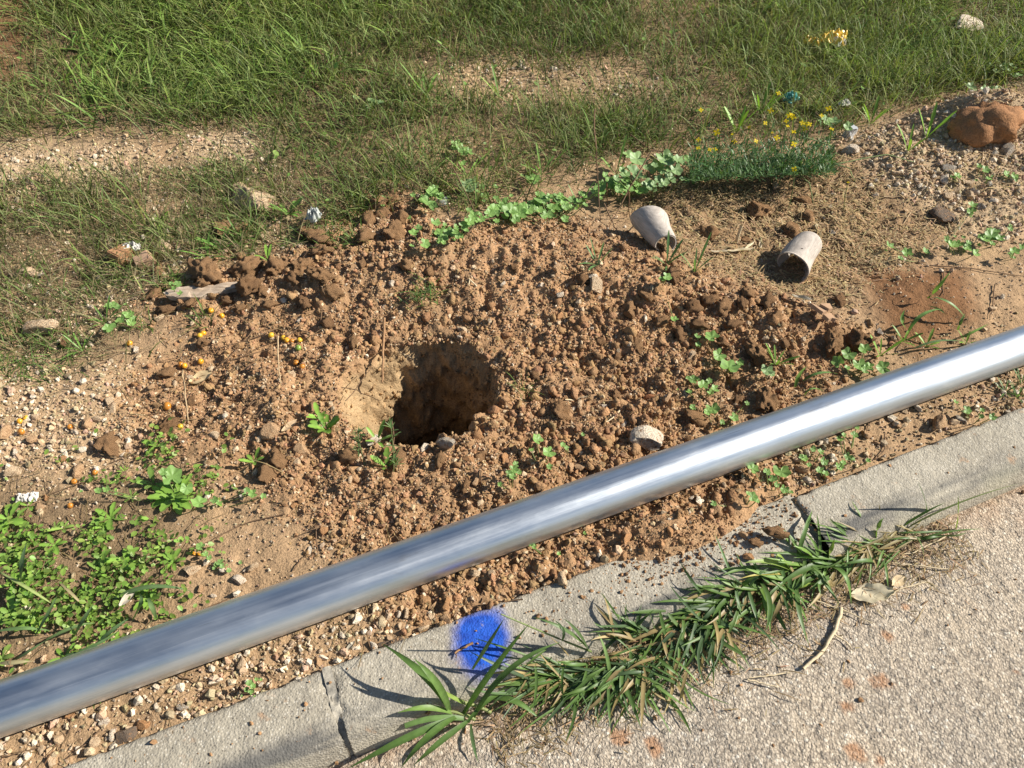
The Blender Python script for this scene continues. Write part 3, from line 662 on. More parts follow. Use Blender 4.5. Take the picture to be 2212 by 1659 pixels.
rock(565, 150, 62, 'clod', 'tall soil clod standing on the kerb beside the open joint', crop=A9, flat=1.25, sink=-0.1, asp=0.7)
rock(455, 200, 36, 'clod', 'small soil clod on the kerb left of the tall clod', crop=A9, sink=0)
rock(415, 290, 36, 'orange', 'orange stone on the kerb below the tall clod', crop=A9, sink=0)
rock(390, 155, 28, 'tan', 'tan pebble on the kerb left of the tall clod', crop=A9, sink=0)
rock(235, 362, 24, 'white', 'white pebble on the kerb above the road-edge grass', crop=A9, sink=0)
rock(1445, 420, 22, 'grey', 'bluish-grey chip on the asphalt beside the dry leaves', crop=A9, sink=0)
for (u, v, rr_, c_) in [(1640, 190, 56, 'pale'), (1630, 130, 32, 'white'), (1415, 385, 40, 'orange'), (2000, 920, 32, 'red'), (2105, 922, 40, 'tan'), (1545, 960, 28, 'pale'), (1830, 1085, 26, 'white'), (1560, 1370, 42, 'tan'), (1485, 1370, 32, 'tan'), (1540, 1260, 30, 'orange'), (1025, 1210, 30, 'tan'), (790, 487, 34, 'pale'), (765, 525, 16, 'white'), (1000, 690, 22, 'pale'), (1600, 880, 26, 'tan'), (685, 1495, 30, 'tan'), (870, 1470, 34, 'tan'), (60, 1450, 26, 'pale'), (1295, 185, 24, 'white'), (1410, 250, 26, 'white'), (1395, 80, 36, 'tan'), (1440, 620, 28, 'tan'), (1700, 970, 18, 'white'), (1510, 985, 18, 'white'), (1220, 1030, 30, 'tan'), (1055, 1310, 34, 'orange'), (820, 1310, 40, 'orange'), (1410, 1340, 26, 'tan'), (2130, 1010, 30, 'tan'), (330, 170, 24, 'white'), (1050, 180, 18, 'white')]:
    rock(u, v, rr_, c_, 'loose pale stone on the dug soil around the hole', 'stones on the spoil heap', crop=A5)
for (u, v, rr_, c_) in [(195, 115, 45, 'pale'), (275, 122, 28, 'white'), (85, 1400, 52, 'pale'), (1390, 1160, 34, 'pale'), (1465, 1030, 24, 'white'), (1895, 760, 28, 'pale'), (735, 990, 36, 'pale'), (570, 1070, 40, 'tan'), (520, 1390, 44, 'tan'), (810, 1410, 36, 'tan'), (300, 1560, 26, 'orange'), (1910, 1610, 30, 'orange'), (1930, 1340, 26, 'pale'), (1040, 400, 26, 'pale'), (1940, 420, 22, 'white'), (885, 605, 26, 'white'), (1740, 230, 22, 'white'), (50, 1140, 48, 'tan'), (240, 1040, 30, 'pale'), (430, 1310, 26, 'orange'), (800, 1285, 20, 'white'), (985, 840, 26, 'tan'), (880, 830, 24, 'orange'), (1130, 60, 22, 'white'), (1130, 825, 22, 'pale'), (490, 1145, 20, 'white'), (640, 1060, 30, 'pale'), (350, 1175, 24, 'pale'), (260, 1620, 38, 'tan'), (205, 1180, 34, 'tan'), (100, 1275, 26, 'white'), (710, 945, 34, 'pale')]:
    rock(u, v, rr_, c_, 'loose tan pebble on bare soil at the left side', 'pebbles on the left soil', crop=A4)
for (u, v, rr_, c_) in [(1450, 380, 26, 'white'), (1300, 500, 26, 'tan'), (1650, 355, 36, 'pale'), (1570, 965, 44, 'pale'), (1480, 930, 40, 'tan'), (2010, 245, 24, 'white'), (2140, 235, 18, 'white'), (2065, 965, 40, 'tan'), (1190, 1260, 34, 'grey'), (1050, 1210, 18, 'pale'), (1020, 1260, 24, 'white'), (690, 1350, 34, 'white'), (735, 1440, 34, 'white'), (610, 1475, 38, 'pale'), (920, 1370, 40, 'orange'), (820, 1430, 56, 'slate'), (175, 1465, 34, 'pale'), (340, 1620, 40, 'pale'), (270, 1540, 24, 'pale'), (1440, 1200, 18, 'pale'), (1690, 1120, 18, 'white'), (470, 1300, 34, 'orange'), (1380, 545, 20, 'white'), (2110, 110, 30, 'orange'), (2110, 800, 24, 'pale')]:
    rock(u, v, rr_, c_, 'loose pale pebble on soil along the lower left stretch of pipe', 'pebbles beside the pipe', crop=A7)
for (u, v, rr_, c_) in [(110, 740, 44, 'orange'), (1520, 985, 32, 'white'), (1430, 995, 26, 'pale'), (800, 1450, 30, 'white'), (925, 1437, 26, 'orange'), (1175, 1150, 32, 'tan'), (1080, 1260, 26, 'tan'), (1270, 487, 28, 'grey'), (60, 1562, 18, 'white'), (940, 830, 20, 'pale'), (975, 825, 14, 'white'), (60, 640, 26, 'pale'), (620, 770, 24, 'tan'), (1970, 985, 26, 'pale'), (1760, 1075, 30, 'pale'), (90, 1550, 16, 'pale'), (1390, 1090, 24, 'tan'), (1260, 1210, 22, 'tan'), (260, 1480, 20, 'pale'), (210, 1620, 24, 'tan')]:
    rock(u, v, rr_, c_, 'loose tan pebble on soil along the right stretch of pipe', 'pebbles right of the hole by the pipe', crop=A6)
for (u, v, rr_, c_) in [(590, 410, 26, 'tan'), (540, 480, 28, 'tan'), (975, 405, 26, 'pale'), (1060, 450, 24, 'tan'), (1110, 485, 28, 'orange'), (1145, 515, 26, 'tan'), (930, 525, 24, 'tan'), (595, 610, 30, 'tan'), (590, 665, 26, 'pale'), (530, 750, 34, 'pale'), (240, 720, 24, 'pale'), (370, 655, 22, 'white'), (420, 660, 34, 'pale'), (380, 740, 22, 'pale'), (1840, 165, 54, 'orange'), (2130, 125, 36, 'orange'), (1640, 270, 30, 'tan'), (1440, 440, 50, 'pale'), (500, 95, 26, 'orange'), (300, 740, 20, 'orange'), (2060, 310, 24, 'tan'), (1600, 330, 22, 'white'), (1250, 400, 20, 'white')]:
    rock(u, v, rr_, c_, 'loose stone on the soil strip between pipe and blue-marked kerb', 'stones between pipe and kerb', crop=A8)
for (u, v, rr_, c_) in [(1850, 1190, 40, 'pale'), (1705, 1265, 34, 'pale'), (1850, 1270, 34, 'pale'), (1620, 1145, 22, 'white'), (1410, 1185, 28, 'pale'), (1390, 1120, 28, 'pale'), (1340, 1075, 26, 'white'), (2075, 855, 34, 'pale'), (1880, 1235, 30, 'white'), (1990, 1250, 28, 'pale'), (1940, 1340, 30, 'grey'), (1420, 950, 24, 'pale'), (1550, 980, 28, 'pale'), (1700, 880, 26, 'pale'), (1790, 900, 24, 'white'), (1900, 960, 24, 'pale'), (2050, 1040, 30, 'pale'), (1640, 990, 22, 'tan'), (1480, 1060, 26, 'pale'), (1300, 985, 34, 'tan'), (1230, 960, 28, 'pale'), (2010, 1300, 24, 'white'), (600, 1200, 36, 'pale'), (1240, 1270, 22, 'white'), (2100, 975, 40, 'grey'), (960, 1505, 26, 'grey')]:
    rock(u, v, rr_, c_, 'pale stone in the gravel patch at upper right', 'stones of the upper right gravel patch', crop=(1474.7, 0))
for (u, v, rr_) in [(1870, 365, 62), (2190, 500, 60), (565, 95, 40), (80, 550, 46), (140, 60, 40), (420, 60, 44), (1680, 560, 44), (1920, 580, 50), (2080, 420, 52), (2150, 120, 60), (1780, 660, 40), (1250, 780, 40), (900, 1290, 44), (640, 1310, 50), (1780, 900, 34), (1980, 260, 44), (1560, 160, 46), (800, 1490, 40), (360, 1310, 60), (1120, 80, 36)]:
    rock(u, v, rr_, random.choice(['clod', 'clod', 'dark']), 'rough red-brown soil clod on the spoil around the hole', 'soil clods on the spoil heap', crop=A5)
for (u, v, rr_) in [(1800, 80, 70), (1960, 60, 76), (2080, 120, 70), (2150, 240, 60), (1900, 150, 54), (1980, 300, 50), (1760, 310, 44), (1480, 290, 44), (2120, 420, 46), (1240, 300, 40), (1010, 240, 46), (1560, 340, 40), (1240, 950, 46), (1330, 560, 40), (420, 560, 36), (1030, 90, 48), (1700, 230, 40)]:
    rock(u, v, rr_, random.choice(['clod', 'clod', 'dark']), 'crumbly brown soil clod along the grass edge left of the hole', 'soil clods at the left grass edge', crop=A4)
for (u, v, rr_) in [(60, 330, 60), (160, 290, 54), (260, 330, 60), (430, 240, 50), (330, 440, 52), (600, 400, 46), (90, 440, 54), (240, 560, 44), (380, 300, 46), (540, 290, 50), (650, 560, 44), (330, 820, 50), (1020, 300, 44), (700, 640, 40), (60, 1040, 60), (360, 930, 40), (1820, 1410 - 553 * 0, 1)][:-1]:
    rock(u, v, rr_, random.choice(['clod', 'dark', 'dark']), 'dark red-brown soil clod on the spoil right of the hole', 'soil clods right of the hole', crop=A6)
for (u, v, rr_) in [(500, 1360, 74), (800, 1400, 52), (790, 1300, 50), (690, 1490, 66), (150, 1510, 60), (400, 1560, 40)]:
    rock(u, v, rr_, 'clod', 'soil clod matted with dry straw near the grey tube fragments', 'clods in the straw', crop=(1474.7, 0))
for (u, v, rr_) in [(680, 490 + 22, 22), (660, 505, 20), (700, 520, 20), (490, 497, 24), (520, 500, 20), (790, 425, 16), (815, 440, 20), (845, 430, 18), (830, 465, 22), (800, 480, 22), (860, 470, 18), (690, 545, 24), (850, 505, 24), (790, 510, 22)]:
    rock(u, v, rr_, 'clod', 'soil clod thrown onto the grass edge behind the hole', 'clods thrown behind the hole')

# ------------------------------------------------------------------ meadow grass
def blades(name, P, L, wd, az, lean, droop, c0, c1, mat, label, cat, z=None, seed=1, nseg=3):
    n = len(P); z = Hs(P[:, 0], P[:, 1]) - 0.004 if z is None else z
    dirx, diry = np.cos(az), np.sin(az); tw = np.random.default_rng(seed).uniform(-1.2, 1.2, n)
    wx, wy = -np.sin(az + tw), np.cos(az + tw)
    V = []; C = []
    for k in range(nseg + 1):
        t = k / nseg
        hx = L * (np.sin(lean) * t + droop * 0.55 * t * t); hz = L * (np.cos(lean) * t - droop * 0.5 * t ** 2.4)
        hz = np.maximum(hz, 0.004 * t)
        c = np.stack([P[:, 0] + dirx * hx, P[:, 1] + diry * hx, z + hz], -1)
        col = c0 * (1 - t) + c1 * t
        if k < nseg:
            ww = wd * 0.5 * (0.75 + 0.5 * t - 1.0 * t * t)
            o = np.stack([wx * ww, wy * ww, np.zeros(n)], -1)
            V += [c - o, c + o]; C += [col, col]
        else: V.append(c); C.append(col)
    m = 2 * nseg + 1
    V = np.stack(V, 1).reshape(-1, 3); C = np.stack(C, 1).reshape(-1, 3)
    f = []
    for k in range(nseg - 1): f += [(2 * k, 2 * k + 1, 2 * k + 3), (2 * k, 2 * k + 3, 2 * k + 2)]
    f.append((2 * nseg - 2, 2 * nseg - 1, 2 * nseg))
    F = (np.array(f)[None] + (np.arange(n) * m)[:, None, None]).reshape(-1, 3)
    return tag(obj(name, mesh_np(name, V, F, C, True), mat), label, cat, kind='stuff')
def cvar(n, base, r, v=0.25, h=0.06): return np.array(base) * r.uniform(1 - v, 1 + v, (n, 1)) * (1 + r.normal(0, h, (n, 3)))
def patch(x, y, f, seed, bias=0.0): return np.clip(fbm2(x * f, y * f, seed, 3) * 1.8 + 0.5 + bias, 0, 1)
def d_grass(x, y):
    g = mask('grass', x, y, 0.12) * (1 - 0.75 * mask('bare_c', x, y, 0.15)) * (1 - 0.8 * mask('bare_tl', x, y, 0.12)) * (1 - 0.75 * mask('gravel_l', x, y, 0.1))
    return g * (0.30 + 0.7 * patch(x, y, 2.6, 91)) * (1 - 0.7 * mask('gravel_m', x, y, 0.1)) + 0.38 * mask('grass_l', x, y, 0.1) * patch(x, y, 4, 92) * (1 - 0.8 * mask('gravel_m', x, y, 0.1))
XB = (-3.6, 4.4, 1.5, 5.6)
P = scatter_pts(70000, *XB, d_grass, 401); r = np.random.default_rng(402); n = len(P)
tint = fbm2(P[:, 0] * 1.7, P[:, 1] * 1.7, 95, 2)[:, None]
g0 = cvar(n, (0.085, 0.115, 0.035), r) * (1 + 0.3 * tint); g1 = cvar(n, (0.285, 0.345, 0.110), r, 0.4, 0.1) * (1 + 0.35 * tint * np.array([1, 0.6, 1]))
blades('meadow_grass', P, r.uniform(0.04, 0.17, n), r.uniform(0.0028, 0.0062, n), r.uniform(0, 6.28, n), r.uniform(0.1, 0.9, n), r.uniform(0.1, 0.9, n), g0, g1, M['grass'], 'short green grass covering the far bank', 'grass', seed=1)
P = scatter_pts(42000, *XB, lambda x, y: d_grass(x, y) * (1 - 0.75 * mask('lush', x, y, 0.15)) * (1 - 0.5 * mask('lush_r', x, y, 0.2)) * (0.3 + patch(x, y, 3.4, 97)) + 0.55 * mask('grass_l', x, y, 0.1) * (1 - 0.7 * mask('gravel_m', x, y, 0.1)) + 0.10 * mask('gravel_l', x, y, 0.1), 403); r = np.random.default_rng(404); n = len(P)
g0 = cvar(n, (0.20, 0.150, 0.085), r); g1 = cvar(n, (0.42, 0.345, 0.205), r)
olive = r.random(n) < 0.40; g1[olive] = cvar(olive.sum(), (0.22, 0.235, 0.095), r)
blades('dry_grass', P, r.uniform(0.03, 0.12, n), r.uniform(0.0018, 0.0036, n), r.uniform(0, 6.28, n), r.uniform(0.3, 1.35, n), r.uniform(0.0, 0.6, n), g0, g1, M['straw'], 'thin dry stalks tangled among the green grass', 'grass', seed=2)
def d_lush(x, y): return 0.9 * mask('lush', x, y, 0.15) * (0.15 + patch(x, y, 3, 93)) + 0.75 * mask('lush_r', x, y, 0.2) * patch(x, y, 3, 94)
P = scatter_pts(8500, *XB, d_lush, 405); r = np.random.default_rng(406); n = len(P)
ax = fbm2(P[:, 0] * 1.9, P[:, 1] * 1.9, 98, 2) * 7 + r.normal(0, 0.9, n)
rt = (P[:, 0] > 0.5)
g0 = cvar(n, (0.075, 0.125, 0.030), r); g1 = cvar(n, (0.320, 0.450, 0.110), r, 0.35)
blades('lush_grass', P, np.where(rt, r.uniform(0.08, 0.18, n), r.uniform(0.07, 0.20, n)), np.where(rt, r.uniform(0.0035, 0.007, n), r.uniform(0.005, 0.011, n)), ax, r.uniform(0.3, 1.3, n), r.uniform(0.2, 1.2, n), g0, g1, M['grass'], 'tall bright green grass lying over in swathes', 'grass', seed=3, nseg=4)
# near grass at the left and single small tufts in the soil
CL = [(100, 770, 0.13, 260), (60, 720, 0.10, 120), (250, 600, 0.09, 120), (500, 530, 0.11, 160), (370, 620, 0.05, 60), (640, 520, 0.06, 60), (160, 640, 0.10, 100), (30, 600, 0.12, 120), (430, 490, 0.12, 170), (740, 530, 0.07, 90), (560, 490, 0.08, 80), (300, 700, 0.05, 40), (700, 500, 0.06, 60), (400, 400, 0.1, 120), (470, 385, 0.1, 120), (150, 480, 0.12, 110), (920, 640, 0.05, 45), (760, 470, 0.06, 60), (440, 690, 0.03, 30), (1130, 840, 0.02, 24)]
PP = []; r = np.random.default_rng(407)
for u, v, rad, k in CL:
    c = hit(u, v); a = r.uniform(0, 6.28, k); d = rad * np.sqrt(r.random(k)); PP.append(np.stack([c.x + np.cos(a) * d, c.y + np.sin(a) * d * 0.8], -1))
P = np.concatenate(PP); n = len(P)
blades('tufted_grass', P, r.uniform(0.025, 0.085, n), r.uniform(0.0022, 0.0045, n), r.uniform(0, 6.28, n), r.uniform(0.2, 1.1, n), r.uniform(0.2, 0.8, n), cvar(n, (0.06, 0.10, 0.028), r), cvar(n, (0.17, 0.27, 0.065), r), M['grass'], 'low green grass tufts in the soil left of the hole', 'grass', seed=4)
# dry chaff on the ground
def litter(name, n, dens, box, seed, lmin, lmax, wmin, wmax, c, label, lift=0.004):
    P = scatter_pts(n, *box, dens, seed); r = np.random.default_rng(seed + 1); n = len(P)
    L = power(n, lmin, lmax, 1.8, r); w_ = r.uniform(wmin, wmax, n); a = r.uniform(0, 6.28, n); tl = r.normal(0, 0.25, n)
    z = Hs(P[:, 0], P[:, 1]) + r.uniform(0.001, lift, n)
    d = np.stack([np.cos(a) * np.cos(tl), np.sin(a) * np.cos(tl), np.sin(tl)], -1); o = np.stack([-np.sin(a), np.cos(a), np.zeros(n)], -1) * w_[:, None] / 2
    c0 = np.stack([P[:, 0], P[:, 1], z], -1); mid = c0 + d * (L / 2)[:, None] + np.array([0, 0, 0.12]) * (L)[:, None] * r.uniform(-0.2, 1, (n, 1)); e = c0 + d * L[:, None]
    e[:, 2] = np.maximum(e[:, 2], Hs(e[:, 0], e[:, 1]) + 0.001)
    V = np.stack([c0 - o, c0 + o, mid - o, mid + o, e - o * 0.6, e + o * 0.6], 1).reshape(-1, 3)
    F = (np.array([[0, 1, 3, 2], [2, 3, 5, 4]])[None] + (np.arange(n) * 6)[:, None, None]).reshape(-1, 4)
    return tag(obj(name, mesh_np(name, V, F, np.repeat(cvar(n, c, r, 0.4), 6, 0), False), M['straw']), label, 'straw', kind='stuff')
litter('straw_litter', 12000, lambda x, y: mask('straw', x, y, 0.08) * (0.4 + patch(x, y, 5, 99)) + 0.12 * mask('gravel_r', x, y, 0.2), (-0.2, 2.6, 1.4, 3.2), 411, 0.008, 0.045, 0.0018, 0.0042, (0.42, 0.30, 0.175), 'short dry straw litter around the grey tube fragments', 0.010)
litter('thatch', 22000, lambda x, y: mask('grass', x, y, 0.15) * 0.7 + 0.6 * mask('grass_l', x, y, 0.1) + 0.2 * mask('gravel_l', x, y, 0.1), XB, 413, 0.015, 0.07, 0.0016, 0.0035, (0.36, 0.27, 0.155), 'dead thatch lying at the foot of the grass', 0.02)
litter('stem_litter', 1500, lambda x, y: (0.6 * mask('cover', x, y, 0.12) + 0.35 * mask('verge', x, y, 0.05) + 0.12 * mask('tan_l', x, y, 0.1) + 0.15 * mask('fresh', x, y, 0.1) * (st(x, y)[1] < -0.1)) * hole_clear(x, y, 0.05) * (st(x, y)[0] > 0.01), (-1.9, 1.2, 0.3, 2.4), 415, 0.015, 0.09, 0.0012, 0.0026, (0.22, 0.15, 0.085), 'thin dead stems littering the soil at lower left', 0.006)
litter('gutter_litter', 2600, lambda x, y: np.exp(-((st(x, y)[0] + KW + 0.06) / 0.07) ** 2) * (st(x, y)[1] > -0.1) * (st(x, y)[1] < 1.2) * (st(x, y)[0] < -KW), (-0.6, 1.8, 0.2, 1.6), 417, 0.012, 0.06, 0.0012, 0.003, (0.30, 0.21, 0.12), 'dry grass bits collected along the road gutter', 0.008)

# ------------------------------------------------------------------ small-leaved ground cover
def cover_leaves(name, n, dens, box, seed, rmin, rmax, hmax, c, label):
    P = scatter_pts(n, *box, dens, seed); r = np.random.default_rng(seed + 1); n = len(P)
    rad = r.uniform(rmin, rmax, n); a = r.uniform(0, 6.28, n); tl = r.uniform(-0.2, 0.8, n)
    ex = np.stack([np.cos(a) * np.cos(tl), np.sin(a) * np.cos(tl), np.sin(tl)], -1); ey = np.stack([-np.sin(a), np.cos(a), r.normal(0, 0.3, n)], -1)
    c0 = np.stack([P[:, 0], P[:, 1], Hs(P[:, 0], P[:, 1]) + 0.003 + hmax * r.random(n) ** 1.6], -1)
    pts = [(-1, 0, 0), (-0.35, 0.62, 0.12), (0.45, 0.6, 0.12), (1, 0, 0.05), (0.45, -0.6, 0.12), (-0.35, -0.62, 0.12)]
    V = np.stack([c0 + (ex * px + ey * py) * rad[:, None] + np.array([0, 0, 1]) * (pz * rad)[:, None] for px, py, pz in pts], 1).reshape(-1, 3)
    F = (np.array([[0, 3, 2, 1], [0, 5, 4, 3]])[None] + (np.arange(n) * 6)[:, None, None]).reshape(-1, 4)
    return tag(obj(name, mesh_np(name, V, F, np.repeat(cvar(n, c, r, 0.3), 6, 0), False), M['leaf']), label, 'weeds', kind='stuff')
cover_leaves('ground_cover', 2600, lambda x, y: mask('cover', x, y, 0.16) * patch(x, y, 12, 111, -0.25), (-1.9, 0.2, 0.3, 2.0), 421, 0.003, 0.009, 0.035, (0.235, 0.355, 0.075), 'low bright green small-leaved weeds carpeting the lower left')
cover_leaves('clover_patch', 700, lambda x, y: mask('grass', x, y, 0.1) * patch(x, y, 5, 113, -0.2), XB, 423, 0.007, 0.016, 0.06, (0.20, 0.32, 0.085), 'small round weed leaves mixed into the far grass')

# ------------------------------------------------------------------ leaf and stem builders
def local(pts, org): return [Vector(p) - org for p in pts]
def bez(a, b, c, n):
    return [a * (1 - t) ** 2 + b * 2 * t * (1 - t) + c * t * t for t in [i / n for i in range(n + 1)]]
def ribbon(pts, wid, col, fold=0.25, side=None, tip=0.15, blunt=False, twist=0.0):
    """a long leaf: three columns folded along the midrib"""
    n = len(pts); V = []; C = []; c = np.array(col)
    for i, p in enumerate(pts):
        t = i / (n - 1); d = (pts[min(i + 1, n - 1)] - pts[max(i - 1, 0)]).normalized()
        sd = d.cross(Vector((0, 0, 1))) if side is None else side.copy()
        if sd.length < 0.05: sd = Vector((1, 0, 0))
        sd.normalize(); up = sd.cross(d).normalized()
        if up.z < 0: up = -up
        a = twist * t; sd2 = sd * math.cos(a) + up * math.sin(a); up2 = up * math.cos(a) - sd * math.sin(a)
        prof = min(1.0, 0.55 + 1.6 * t) * ((1 - max(0, (t - 0.45) / 0.55) ** 1.7) if not blunt else (1 - 0.3 * t))
        w_ = wid * 0.5 * max(prof, 0.02)
        V += [p - sd2 * w_ + up2 * w_ * fold, p, p + sd2 * w_ + up2 * w_ * fold]
        sh = 0.8 + 0.3 * t; C += [c * sh, c * sh * 1.25, c * sh]
    return np.array([tuple(v) for v in V]), quads(n, 3), np.array(C)
def tubemesh(pts, rads, sides=6):
    V = []; n = len(pts)
    for i, p in enumerate(pts):
        d = (pts[min(i + 1, n - 1)] - pts[max(i - 1, 0)]).normalized(); a = d.orthogonal().normalized(); b = d.cross(a)
        for k in range(sides):
            t = 2 * math.pi * k / sides; V.append(tuple(p + (a * math.cos(t) + b * math.sin(t)) * rads[i]))
    F = []
    for i in range(n - 1):
        for k in range(sides): F.append((i * sides + k, i * sides + (k + 1) % sides, (i + 1) * sides + (k + 1) % sides, (i + 1) * sides + k))
    return np.array(V), np.array(F)
def leaf_part(parent, name, V, F, C, mat): return obj(name, mesh_np(name, V, F, C, True), mat, parent)

def blade_leaf(plant, base, tip, arch, wid, col, fold=0.3, nseg=9, mid=None, twist=0.0, blunt=False, name='leaf'):
    org = plant.location; b = Vector(base) - org; e = Vector(tip) - org
    m = (Vector(mid) - org) if mid is not None else (b + e) / 2 + Vector((0, 0, arch * 2))
    V, F, C = ribbon(bez(b, m, e, nseg), wid, col, fold, twist=twist, blunt=blunt)
    return leaf_part(plant, name, V, F, C, M['leaf'])

# round lobed leaf (mallow), unit radius, petiole at the origin notch
def mallow_mesh(seed, col):
    r = np.random.default_rng(seed); ns = 30; rings = [0.35, 0.7, 1.0]; V = [(0, 0, 0)]; ph = r.uniform(0, 6)
    for q_ in rings:
        for k in range(ns):
            a = 2 * math.pi * k / ns
            lobe = 1 + q_ * 0.10 * math.cos(5.5 * (a - math.pi)) + q_ * 0.03 * math.sin(17 * a + ph)
            notch = 1 - 0.75 * math.exp(-((a if a < math.pi else a - 2 * math.pi) / 0.30) ** 2) * q_
            rr_ = q_ * lobe * notch
            z = 0.22 * q_ * q_ + 0.09 * q_ * math.cos(5.5 * (a - math.pi)) + 0.05 * math.sin(3 * a + ph) * q_
            V.append((rr_ * math.cos(a), rr_ * math.sin(a), z))
    F3 = [(0, 1 + k, 1 + (k + 1) % ns) for k in range(ns)]; F4 = []
    for q_ in range(2):
        for k in range(ns): F4.append((1 + q_ * ns + k, 1 + (q_ + 1) * ns + k, 1 + (q_ + 1) * ns + (k + 1) % ns, 1 + q_ * ns + (k + 1) % ns))
    me = bpy.data.meshes.new('leaf'); me.from_pydata(V, [], F3 + F4); me.polygons.foreach_set('use_smooth', [True] * len(me.polygons))
    VA = np.array(V); rad = np.hypot(VA[:, 0], VA[:, 1]); an = np.arctan2(VA[:, 1], VA[:, 0])
    c = np.array(col) * (0.92 + 0.22 * (np.abs(np.cos(2.75 * (an - math.pi))) > 0.95) + 0.10 * rad)[:, None]
    add_col(me, c); me.materials.append(M['leaf']); return me
MAL = [mallow_mesh(i, (0.230, 0.385, 0.115)) for i in range(5)]; MALG = [mallow_mesh(20 + i, (0.255, 0.375, 0.165)) for i in range(3)]
def mallow(leaves, label, group=None, org=None, grey=False, hgt=(0.015, 0.05), name='mallow_plant', fill=0, cat='weed'):
    """leaves: list of (u, v, radius) in picture units"""
    us = sum(l[0] for l in leaves) / len(leaves); vs = max(l[1] for l in leaves) + 4
    base = hit(*(org or (us, vs))); pl = empty(name, base)
    lv = list(leaves)
    for k in range(fill):
        a = random.choice(leaves); lv.append((a[0] + random.gauss(0, 16), a[1] + random.gauss(0, 9), a[2] * random.uniform(0.35, 0.75)))
    for (u, v, rp) in lv:
        h_ = random.uniform(*hgt); p = hit(u, v, h_); rad = rp * pxm(p) * 1.1
        o = obj('leaf', random.choice(MALG if grey else MAL), None, pl)
        tocam = Vector((-p.x, -p.y, CAMZ - p.z)).normalized()
        up = (Vector((0, 0, 1)) * 1.0 + tocam * 0.5 + Vector(LDIR) * 0.35 + Vector((random.gauss(0, .28), random.gauss(0, .28), 0))).normalized()
        o.rotation_mode = 'QUATERNION'; o.rotation_quaternion = up.to_track_quat('Z', 'Y') @ Quaternion((0, 0, 1), random.uniform(0, 6.28))
        o.location = p - base; o.scale = (rad, rad * random.uniform(0.85, 1.0), rad)
        g = Vector((base.x + (p.x - base.x) * 0.5, base.y + (p.y - base.y) * 0.5, 0)); g.z = hz(g.x, g.y)
        if rp > 5:
            pts = bez(g - base, (g + p) / 2 - base + Vector((0, 0, -0.006)), p - base, 4); V, F = tubemesh(pts, [0.0013] * 5, 4)
            leaf_part(pl, 'stalk', V, F, np.tile(np.array((0.26, 0.32, 0.12)), (len(V), 1)), M['leaf'])
    return tag(pl, label, cat, group)
def c3(lst, off): return [(off[0] + a / 3, off[1] + b / 3, c / 3) for a, b, c in lst]
A1, A2, A3 = (0, 0), (737.3, 0), (1474.7, 0)
mallow(c3([(1920, 1035, 56), (2100, 1030, 62), (2040, 1092, 52), (1900, 1112, 46), (1995, 1212, 52), (1840, 1140, 36), (2170, 1100, 40), (2130, 1160, 38), (2060, 1170, 36), (2180, 1040, 36)], A2), 'tall mallow with large round pale green leaves behind the spoil heap', fill=30, grey=True, hgt=(0.05, 0.12))
mallow(c3([(1750, 1190, 42), (1690, 1205, 36), (1800, 1210, 34), (1640, 1235, 30), (1860, 1220, 34), (1930, 1235, 30)], A2), 'mallow plant just left of the tall large-leaved mallow', fill=40, hgt=(0.02, 0.07))
mallow(c3([(1300, 1290, 46), (1250, 1332, 42), (1400, 1290, 38), (1450, 1330, 36), (1340, 1390, 32), (1450, 1420, 26), (1210, 1360, 34), (1380, 1350, 30), (1500, 1300, 30)], A2), 'mallow patch in the middle of the leafy row behind the spoil', fill=46)
mallow(c3([(1070, 1330, 42), (1100, 1372, 50), (1150, 1380, 46), (1040, 1352, 36), (985, 1360, 36), (960, 1386, 32), (930, 1270, 28), (1180, 1340, 30), (1130, 1430, 26)], A2), 'mallow clump left in the leafy row behind the spoil', fill=40)
mallow(c3([(860, 1400, 32), (830, 1440, 32), (700, 1512, 38), (640, 1512, 34), (662, 1546, 30), (745, 1512, 26), (790, 1462, 28), (770, 1530, 22)], A2), 'mallow at the left end of the leafy row, on the spoil edge', fill=24)
mallow(c3([(560, 1310, 44), (590, 1250, 40), (540, 1290, 32), (640, 1270, 26), (600, 1340, 28)], A2), 'small mallow around the clear plastic saucer', fill=10)
mallow(c3([(470, 1510, 30), (540, 1580, 32), (500, 1480, 24), (610, 1440, 30)], A2), 'mallow seedling on the clods behind the heap', fill=4)
mallow(c3([(270, 1285, 18), (265, 1330, 16)], A2), 'two-leaved seedling on clods at the grass edge')
mallow(c3([(205, 670, 32), (180, 690, 22), (240, 665, 24), (190, 650, 20)], A2), 'grey-green mallow in the upper middle grass', grey=True, fill=3)
mallow(c3([(1230, 1150, 32), (1262, 1160, 28), (1220, 1170, 22)], A2), 'small pale weed in grass above the leafy row', fill=2)
mallow(c3([(830, 1210, 46), (800, 1190, 30), (855, 1190, 30)], A2), 'grey-green lobed weed in grass left of the leafy row', grey=True, fill=2)
mallow(c3([(770, 960, 34), (820, 985, 30), (760, 930, 26), (800, 1000, 24)], A2), 'bright weed in the middle of the far grass', fill=4)
mallow(c3([(985, 785, 36), (920, 780, 32), (950, 800, 24), (1075, 820, 30)], A3), 'mallow leaves right of the yellow flowers', grey=True, fill=3, hgt=(0.03, 0.08))
mallow(c3([(1870, 560, 26), (1905, 592, 20), (1960, 580, 26), (2000, 592, 32), (2040, 580, 24), (1845, 552, 18)], A3), 'mallow with pale leaves behind the right earth mound', grey=True, fill=4)
mallow(c3([(2080, 432, 24), (2135, 430, 26), (2150, 490, 24), (2030, 460, 22), (2180, 485, 18)], A3), 'mallow at the far right edge in the grass', grey=True, fill=5)
